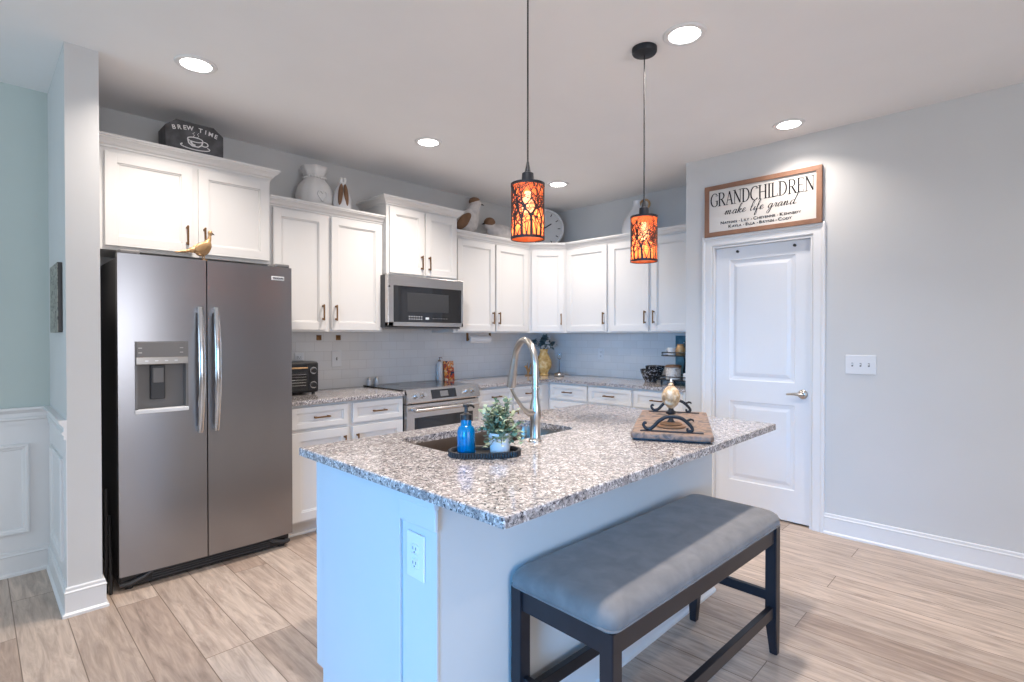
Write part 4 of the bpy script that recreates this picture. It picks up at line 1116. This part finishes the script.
prev = None
for x, y, lab in ((2.362, 4.012, 'small glass shaker on the range back, left of its pair'), (2.432, 4.012, 'small glass shaker on the range back, right of its pair')):
    t = thing('shaker', lab, 'salt shaker', (x, y, .9242), 0, 'salt and pepper shakers')
    obj('jar', G().lathe([(0, 0), (.018, 0), (.020, .003), (.017, .045), (0, .045)], n=20), M['soapw'], t, smooth=True)
    obj('lid', G().lathe([(0, .044), (.0175, .044), (.0175, .056), (.012, .066), (0, .068)], n=20), M['nickel'], t, smooth=True)
t = thing('lotion_bottle', 'white pump bottle on the counter at the back right of the range', 'bottle', (3.105, 4.005, .9142))
obj('bottle', G().lathe([(0, 0), (.026, 0), (.028, .004), (.028, .150), (.022, .168), (.012, .176), (.012, .185), (0, .185)], n=24), M['soapw'], t, smooth=True)
g = G().lathe([(0, .185), (.013, .185), (.013, .197), (.004, .200), (.004, .218), (.009, .219), (.009, .226), (0, .227)], n=16); g.tube([(0, 0, .222), (.025, 0, .220), (.030, 0, .214)], .0035, 8)
obj('pump', g, M['wood_brown'], t, smooth=True)
t = thing('picture_tile', 'small colourful red and blue painted tile leaning on the backsplash', 'picture', (3.238, 4.015, .9145))
mm = Matrix.Rotation(-.12, 4, 'X')
obj('tile', G().box(-.060, .060, 0, .008, .0, .185, .001, mat=mm), M['artprint'], t)
t = thing('paper_towel_holder', 'white paper towel roll mounted under the wall cabinet', 'paper towel roll', (3.475, 3.86, 1.31))
obj('roll', G().lathe([(.018, -.135), (.052, -.135), (.052, .135), (.018, .135)], n=32, mat=Matrix.Rotation(PI/2, 4, 'Y') @ Matrix.Diagonal((.72, .72, 1, 1))), M['paper'], t, smooth=True)
g = G().tube([(-.15, 0, 0), (.15, 0, 0)], .006, 10)
for x in (-.148, .148): g.box(x-.006, x+.006, -.013, .013, -.018, .0615, .004)
obj('bracket', g, M['bronze'], t)
for x, y, lab in ((1.935, 3.985, 'square gold hook plate on the backsplash, left of its pair'), (2.10, 3.985, 'square gold hook plate on the backsplash, right of its pair')):
    t = thing('wall_hook', lab, 'hook', (x, YA-.0085, 1.328), 0, 'gold hook plates under the cabinet')
    obj('plate', G().box(-.021, .021, -.006, 0, -.021, .021, .003), M['bronze'], t)
    obj('hook_arm', G().tube([(0, -.005, .004), (0, -.020, .0), (0, -.024, .010)], .003, 8), M['bronze'], t)

# yellow vase with flowers
vs = thing('flower_vase', 'mustard yellow vase of dark blue and white flowers in the counter corner', 'vase', (4.335, 3.765, .9142))
g = G().lathe([(0, 0), (.046, 0), (.052, .006), (.044, .028), (.050, .045), (.078, .085), (.088, .125), (.082, .165), (.056, .215), (.040, .25), (.047, .285), (.043, .285), (.036, .25), (0, .25)], n=40, fn=lambda a, z: 1+.03*math.sin(a*8) if .05 < z < .24 else 1)
obj('vase', g, M['yellow'], vs, smooth=True)
gs, ga, gb = G(), G(), G(); rnd = random.Random(2)
for k in range(16):
    a = rnd.uniform(0, 2*PI); sp2 = rnd.uniform(.2, 1.15); ln = rnd.uniform(.10, .17)
    d = Vector((math.cos(a)*math.sin(sp2), math.sin(a)*math.sin(sp2), math.cos(sp2)*.75+.1)); p0 = Vector((0, 0, .26)); e_ = p0+d*ln
    if e_.z > .42: e_.z = .42
    gs.tube([p0, p0.lerp(e_, .5)+Vector((0, 0, .01)), e_], .002, 5)
    tgt = gb if k in (2, 5, 7, 11) else ga
    for j in range(14):
        q = Vector((rnd.uniform(-1, 1), rnd.uniform(-1, 1), rnd.uniform(-.5, 1))).normalized()
        leaf(tgt, e_, q, Vector((0, 0, 1)), rnd.uniform(.045, .07), .042)
obj('stems', gs, M['stem'], vs); obj('leaves', ga, M['leaf_blue'], vs); obj('petals', gb, M['petal'], vs)
t = thing('driftwood_ornament', 'small brown branching ornament beside the yellow vase', 'ornament', (4.19, 3.86, .9142))
g = G().tube([(-.05, 0, .006), (0, 0, .006), (.05, 0, .006)], .006, 8)
g.tube([(0, 0, .005), (-.005, 0, .05), (-.04, 0, .095), (-.065, 0, .10)], [.012, .011, .008, .003], 8).tube([(0, 0, .03), (.02, 0, .08), (.045, 0, .135)], [.010, .009, .003], 8).tube([(-.01, 0, .055), (-.02, 0, .10), (-.01, 0, .14)], [.009, .008, .003], 8)
g.ell((-.035, 0, .10), (.024, .012, .012)).ell((.01, 0, .055), (.02, .015, .02))
obj('branch', g, M['gold'], t, smooth=True)
t = thing('candlestick', 'slim candlestick on a round bronze foot right of the yellow vase', 'candlestick', (4.365, 3.575, .9142))
obj('foot', G().lathe([(0, 0), (.045, 0), (.054, .006), (.056, .018), (.044, .034), (.018, .046), (.006, .052), (0, .052)], n=32), M['nickel'], t, smooth=True)
obj('stem', G().lathe([(0, .05), (.004, .05), (.0035, .17), (0, .17)], n=12), M['bronze_dark'], t, smooth=True)
obj('cup', G().lathe([(0, .168), (.008, .170), (.022, .195), (.026, .225), (.023, .25), (.022, .25), (.0245, .225), (.020, .197), (0, .174)], n=24), M['clear'], t, smooth=True)

# bowls
def bowl(label, loc, rot, s):
    t = thing('bowl', label, 'bowl', loc, 0, None)
    g = G().lathe([(0, 0), (.040, 0), (.044, .004), (.060, .03), (.076, .072), (.080, .088), (.076, .088), (.071, .072), (.055, .034), (.036, .010), (0, .008)], n=36, mat=rot)
    obj('shell', g, M['bowlprint'], t, smooth=True); g = G().tube([tuple((rot @ Vector((.0785*math.cos(a), .0785*math.sin(a), .089)))) for a in [2*PI*i/36 for i in range(36)]], .0028, 6, closed=True)
    obj('rim', g, M['black'], t, smooth='all')
    return t
bowl('black and white patterned bowl on the right counter, lower of two stacked', (4.43, 2.53, .9142), Matrix.Diagonal((1.2, 1.2, 1.3, 1)), 1)
bowl('black and white patterned bowl sitting raised inside the other bowl', (4.455, 2.50, .946), Matrix.Diagonal((1.1, 1.1, 1.3, 1)), 1)

# tiered stand with its contents
ts = thing('tiered_tray_stand', 'two-tier black wire tray stand next to the pantry wall', 'tray stand', (4.36, 2.185, .9142))
for k, (z, hx_) in enumerate(((.045, .145), (.255, .125))):
    g = G(); pr_ = rrect(-hx_, hx_, -hx_*1.1, hx_*1.1, .03)
    for zz in (z, z+.028): g.tube([(a, b, zz) for a, b in pr_], .0045, 8, closed=True)
    for a, b in pr_[::2]: g.tube([(a, b, z), (a, b, z+.028)], .0025, 6)
    g.box(-hx_+.003, hx_-.003, -hx_*1.1+.003, hx_*1.1-.003, z-.004, z+.001)
    obj('tray', g, M['iron'], ts)
obj('post', G().tube([(.06, .0, .045), (.06, .012, .12), (.06, .0, .20), (.06, .012, .255)], .008, 10).tube([(.06, 0, .255), (.06, 0, .38)], .006, 8), M['iron'], ts, smooth=True)
for sx_ in (-1, 1):
    for sy_ in (-1, 1): obj('foot', G().cyl((sx_*.12, sy_*.13, 0), (sx_*.12, sy_*.13, .043), .008, n=8), M['iron'], ts)
t = thing('crock', 'speckled round canister on the lower tier of the stand', 'canister', (4.300, 2.235, .9605))
obj('jar', G().lathe([(0, 0), (.060, 0), (.064, .004), (.066, .10), (.060, .108), (0, .108)], n=32), M['crock'], t, smooth=True)
obj('lid', G().lathe([(0, .107), (.069, .107), (.069, .122), (.05, .128), (0, .13)], n=32), M['wood_brown'], t, smooth=True)
t = thing('mug', 'pale pinkish mug on the upper tier of the stand', 'mug', (4.33, 2.265, 1.1705))
obj('cup', G().lathe([(0, 0), (.030, 0), (.034, .004), (.036, .068), (.033, .068), (.031, .008), (0, .006)], n=28), M['ceramic'], t, smooth=True)
obj('handle', G().tube([(0, .035, .055), (0, .055, .052), (0, .060, .035), (0, .052, .018), (0, .034, .014)], .005, 8), M['ceramic'], t, smooth=True)
t = thing('jug', 'small tan wooden jug on the upper tier of the stand', 'jug', (4.30, 2.17, 1.1705))
obj('body', G().lathe([(0, 0), (.030, 0), (.040, .02), (.042, .05), (.032, .078), (.026, .088), (.028, .10), (0, .10)], n=28), M['gold'], t, smooth=True)
t = thing('jar', 'small white jar at the right edge of the lower tier', 'jar', (4.27, 2.098, .9605))
obj('body', G().lathe([(0, 0), (.026, 0), (.028, .004), (.028, .055), (.022, .062), (0, .064)], n=24), M['soapw'], t, smooth=True)
t = thing('picture_board', 'dark teal printed board leaning on the tile behind the tiered stand', 'picture', (4.625, 2.215, .9145))
obj('board', G().box(-.006, .010, -.165, .165, 0, .43, .002), M['tealprint'], t)
g = G()
rnd = random.Random(4)
for k in range(7): g.box(-.0075, -.0055, -.10+rnd.uniform(0, .12), .0+rnd.uniform(0, .1), .26+k*.02, .262+k*.02+rnd.uniform(.002, .008))
obj('print', g, M['white_box'], t)

# ------------------------------------------------------------------ things on top of the cabinets
ztop1 = 1.825+.62+.001
t = thing('coffee_box', 'black box with white coffee cup drawing on top of the refrigerator cabinet', 'box', (.974, 3.775, ztop1))
# box with chamfered top corners and sloping lid
bw, bd_, bh = .158, .085, .205
g = G()
sil = [(-bw, 0), (bw, 0), (bw, bh-.055), (bw-.055, bh), (-bw+.0, bh), ]
sil = [(-bw, 0), (bw, 0), (bw, bh-.045), (bw-.055, bh), (-bw+.055, bh), (-bw, bh-.045)]
g.poly(sil, 2*bd_, Matrix.Translation((0, -bd_, 0)))
bx = obj('box', g, M['box'], t)
def flat(g, pts, th_=.0012):
    ribbon(g, pts, th_)
g = G(); yb_ = -bd_-.001
def rb(pts, w_): ribbon(g, pts, lambda u, t_: w_, y=yb_)
rb(arc(0, .105, .042, .014, 0, 360, 24), .006)
rb([(-.042, .103), (-.036, .078), (-.018, .064), (.016, .064), (.034, .078), (.042, .103)], .008)
rb([(-.026, .09), (-.016, .074), (0, .070)], .012)
rb(arc(.05, .088, .020, .014, 100, -130, 12), .006)
rb(arc(0, .060, .080, .016, 150, 395, 24), .006)
rb([(-.012, .122), (-.004, .132), (-.014, .140), (-.004, .15)], .003); rb([(.012, .122), (.02, .132), (.01, .140), (.02, .15)], .003)
obj('cup_drawing', g, M['white_box'], t)
word = 'BREW TIME'
b = bmesh.new()
for i, ch in enumerate(word):
    if ch == ' ': continue
    me = text_mesh(ch, .036); u = (i-4)/4; a = -u*.22
    me.transform(Matrix.Translation((u*.115, bh-.036-.016*u*u, 0)) @ Matrix.Rotation(a, 4, 'Z')); b.from_mesh(me)
b.transform(Matrix.Translation((0, yb_, 0)) @ Matrix.Rotation(PI/2, 4, 'X'))
obj('lettering', b, M['white_box'], t)

def remesh(o, vox=.004, sm=4):
    m = o.modifiers.new('merge', 'REMESH'); m.mode = 'VOXEL'; m.voxel_size = vox; m.use_smooth_shade = True
    if sm:
        s_ = o.modifiers.new('soften', 'SMOOTH'); s_.iterations = sm; s_.factor = .5
# pheasant figurine
fb = thing('bird_figurine', 'gold pheasant figurine standing on top of the refrigerator', 'figurine', (.93, fyd+.045, fz+.0015), math.radians(6))
RY = lambda a: Matrix.Rotation(a, 3, 'Y')
fb.scale = (.86, 1.1, 1.28)
g = G().ell((0, 0, .052), (.052, .026, .032), RY(-.25)).ell((.030, 0, .070), (.026, .021, .028)).ell((.043, 0, .098), (.012, .011, .026), RY(.2)).ell((.048, 0, .128), (.0145, .012, .0135))
g.ell((-.05, 0, .045), (.04, .017, .014), RY(-.15)).ell((-.10, 0, .035), (.045, .012, .007), RY(-.12)).ell((-.14, 0, .029), (.032, .008, .004), RY(-.10))
o = obj('body', g, M['gold'], fb); remesh(o, .0035, 3)
for s_ in (-1, 1):
    obj('wing', G().ell((-.015, s_*.023, .056), (.045, .007, .021), RY(-.3)), M['gold'], fb, smooth='all')
    obj('leg', G().tube([(.004, s_*.010, .030), (.006, s_*.012, .0)], .0035, 6).box(-.006, .022, s_*.012-.005, s_*.012+.005, 0, .004), M['gold'], fb)
obj('beak', G().cyl((.058, 0, .127), (.076, 0, .122), .0055, .0005, 10), M['bronze_dark'], fb, smooth=True)

# sack-shaped vase
zt2 = 2.287
sk = thing('sack_vase', 'white ceramic sack-shaped vase tied at the neck, on the tall left cabinet', 'vase', (1.835, 3.90, zt2))
rnd = random.Random(3)
g = G().lathe([(0, 0), (.085, 0), (.108, .015), (.122, .06), (.122, .105), (.105, .155), (.075, .190), (.062, .205), (.062, .215), (.074, .240), (.088, .275), (.080, .278), (.055, .22), (0, .21)], n=48,
              fn=lambda a, z: 1+(.05*math.sin(a*7+z*9) if z > .2 else .012*math.sin(a*5)+.015*math.sin(a*11)))
obj('sack', g, M['ceramic'], sk, smooth='all')
g = G()
for i in range(22):
    a = 2*PI*i/22; g.ell((.070*math.cos(a), .070*math.sin(a), .207+.004*math.sin(i)), (.011, .011, .008), n=8)
obj('cord', g, M['ceramic'], sk, smooth='all')
g = G()
hp = [(0, -.035), (-.022, -.008), (-.030, .012), (-.020, .028), (-.006, .024), (0, .014), (.010, .026), (.024, .024), (.030, .008), (.020, -.014), (0, -.035)]
sm = smooth_pts(hp, 5)
ca = math.radians(-92)
pts3 = []
for u, v in sm:
    a = ca+u/.120; r_ = .124; pts3.append((r_*math.cos(a), r_*math.sin(a), .080+v))
g.tube(pts3, .005, 8); obj('heart_relief', g, M['ceramic'], sk, smooth='all')
sk.scale = (1.12, 1.12, 1.2)
an = thing('angel_figurine', 'small white angel-like figurine with brown wooden wings, right of the sack vase', 'figurine', (2.0, 3.785, zt2))
an.scale = (1.15, 1.15, 1.35)
g = G().lathe([(0, 0), (.05, 0), (.062, .02), (.066, .06), (.056, .105), (.034, .145), (.018, .165), (.012, .172), (0, .172)], n=32, mat=Matrix.Diagonal((1, .7, 1, 1))); obj('body', g, M['soapw'], an, smooth=True)
g = G().ell((-.012, -.005, .180), (.013, .012, .018)).ell((.014, -.005, .184), (.012, .011, .018)).ell((.001, -.006, .165), (.015, .012, .010)); obj('ribbon', g, M['ceramic'], an, smooth='all')
for s_ in (-1, 1):
    obj('wing', G().ell((-.014+s_*.020, -.040, .095), (.016, .014, .062), RY(-s_*.12)), M['wood_brown'], an, smooth='all')

# two birds
def bird(label, loc, rz, s, look):
    t = thing('bird_ornament', label, 'ornament', loc, rz, None)
    hz_ = .235 if look else .125; hx_ = .055 if look else -.02
    g = G()
    if look:
        g.ell((0, 0, .105), (.075, .055, .090), RY(.35)).ell((.040, 0, .180), (.045, .040, .055), RY(.2)).ell((hx_, 0, hz_), (.042, .036, .036))
        wing = ((-.070, .0, .10), (.060, .0, .026), -.75)
    else:
        g.ell((0.03, 0, .060), (.095, .050, .056)).ell((-.045, 0, .110), (.040, .036, .040))
    o = obj('body', g, M['birdwhite'], t, loc=None); remesh(o, .006, 3)
    if look:
        for q in (-1, 1): obj('wing', G().ell((-.045, q*.046, .100), (.072, .014, .034), RY(-.85)), M['wood_brown'], t, smooth='all')
        obj('tail', G().ell((-.095, 0, .055), (.055, .022, .012), RY(-.75)), M['wood_brown'], t, smooth='all')
        obj('cap', G().ell((hx_-.006, 0, hz_+.012), (.040, .034, .030)), M['wood_brown'], t, smooth='all')
        obj('beak', G().cyl((hx_+.036, 0, hz_), (hx_+.062, 0, hz_-.006), .008, .001, 8), M['bronze_dark'], t)
    else:
        obj('cap', G().ell((-.048, -.004, .120), (.038, .038, .033)), M['wood_brown'], t, smooth='all')
        obj('tail', G().ell((.135, 0, .040), (.045, .020, .012), RY(.45)), M['wood_brown'], t, smooth='all')
        obj('beak', G().cyl((-.082, 0, .112), (-.100, 0, .106), .007, .001, 8), M['bronze_dark'], t)
    obj('base', G().box(-.05, .05, -.028, .028, 0, .026, .006), M['wood_brown'], t)
    t.scale = (s, s, s)
    return t
bird('larger whitewashed wooden bird with brown wing, on the cabinet right of the microwave', (3.36, 3.89, zt2), math.radians(-20), 1.45, True)
bird('smaller whitewashed wooden bird crouching beside the larger bird', (3.70, 3.85, zt2), math.radians(-20), 1.55, False)

# clock
ck = thing('wall_clock', 'round white-rimmed clock leaning in the corner above the diagonal cabinet', 'clock', (4.335, 3.765, zt2), -PI/4)
rc = .218
mt = Matrix.Translation((0, .06, rc+.004)) @ Matrix.Rotation(PI/2-.08, 4, 'X')
g = G().lathe([(rc-.022, .0), (rc, 0), (rc+.004, .012), (rc, .028), (rc-.010, .034), (rc-.020, .028), (rc-.022, 0)], n=64, mat=mt); obj('rim', g, M['trim'], ck, smooth=True)
obj('face', G().lathe([(0, .004), (rc-.02, .004), (rc-.02, .010), (0, .010)], n=48, mat=mt), M['wall'], ck)
g = G()
for k in range(12):
    a = k*PI/6; q = mt @ Matrix.Rotation(a, 4, 'Z'); g.box(-.004, .004, rc-.065, rc-.035, .010, .012, mat=q)
obj('hour_marks', g, M['ink'], ck)
for a, l_, w_ in ((math.radians(-58), .10, .006), (math.radians(20), .14, .004)):
    obj('hand', G().box(-w_, w_, -.02, l_, .013, .015, mat=mt @ Matrix.Rotation(a, 4, 'Z')), M['ink'], ck)
# white jug
jg = thing('ceramic_jug', 'tall white ceramic jug with ring handle on the right-hand cabinets', 'jug', (4.50, 2.72, zt2))
g = G().lathe([(0, 0), (.11, 0), (.128, .02), (.135, .08), (.122, .15), (.088, .22), (.050, .275), (.036, .300), (.034, .335), (.042, .355), (.036, .356), (.028, .33), (0, .30)], n=40); obj('body', g, M['soapw'], jg, smooth=True)
jg.scale = (1.08, 1.08, 1.0)
obj('handle', G().tube([(0, -.075+.048*math.cos(a), .305+.048*math.sin(a)) for a in [2*PI*i/24 for i in range(24)]], .010, 10, closed=True), M['gold'], jg, smooth='all')

# picture on the partition
t = thing('canvas_picture', 'narrow-looking birch tree canvas on the left side of the partition wall', 'picture', (.315, 3.575, 1.36), 0)
obj('canvas', G().box(-.018, -.0005, -.165, .18, 0, .345, .002), [M['black']], t)
obj('painting', G().box(-.020, -.017, -.164, .179, .001, .344), M['birch'], t)

# folded frame in the gap
t = thing('folding_frame', 'thin black folded frame standing in the gap beside the refrigerator', 'folding stool', (.490, 3.40, 0))
for k, (a, b) in enumerate((((0, .03, 0), (0, .02, .55)), ((0, .0, .0), (0, .05, .40)))):
    obj('rail', G().tube([Vector(a)+Vector((k*.016-.008, 0, .0)), Vector(b)+Vector((k*.016-.008, 0, 0))], .007, 8), M['black'], t)
obj('rung', G().tube([(-.008, .02, .30), (.008, .04, .30)], .005, 8), M['black'], t)
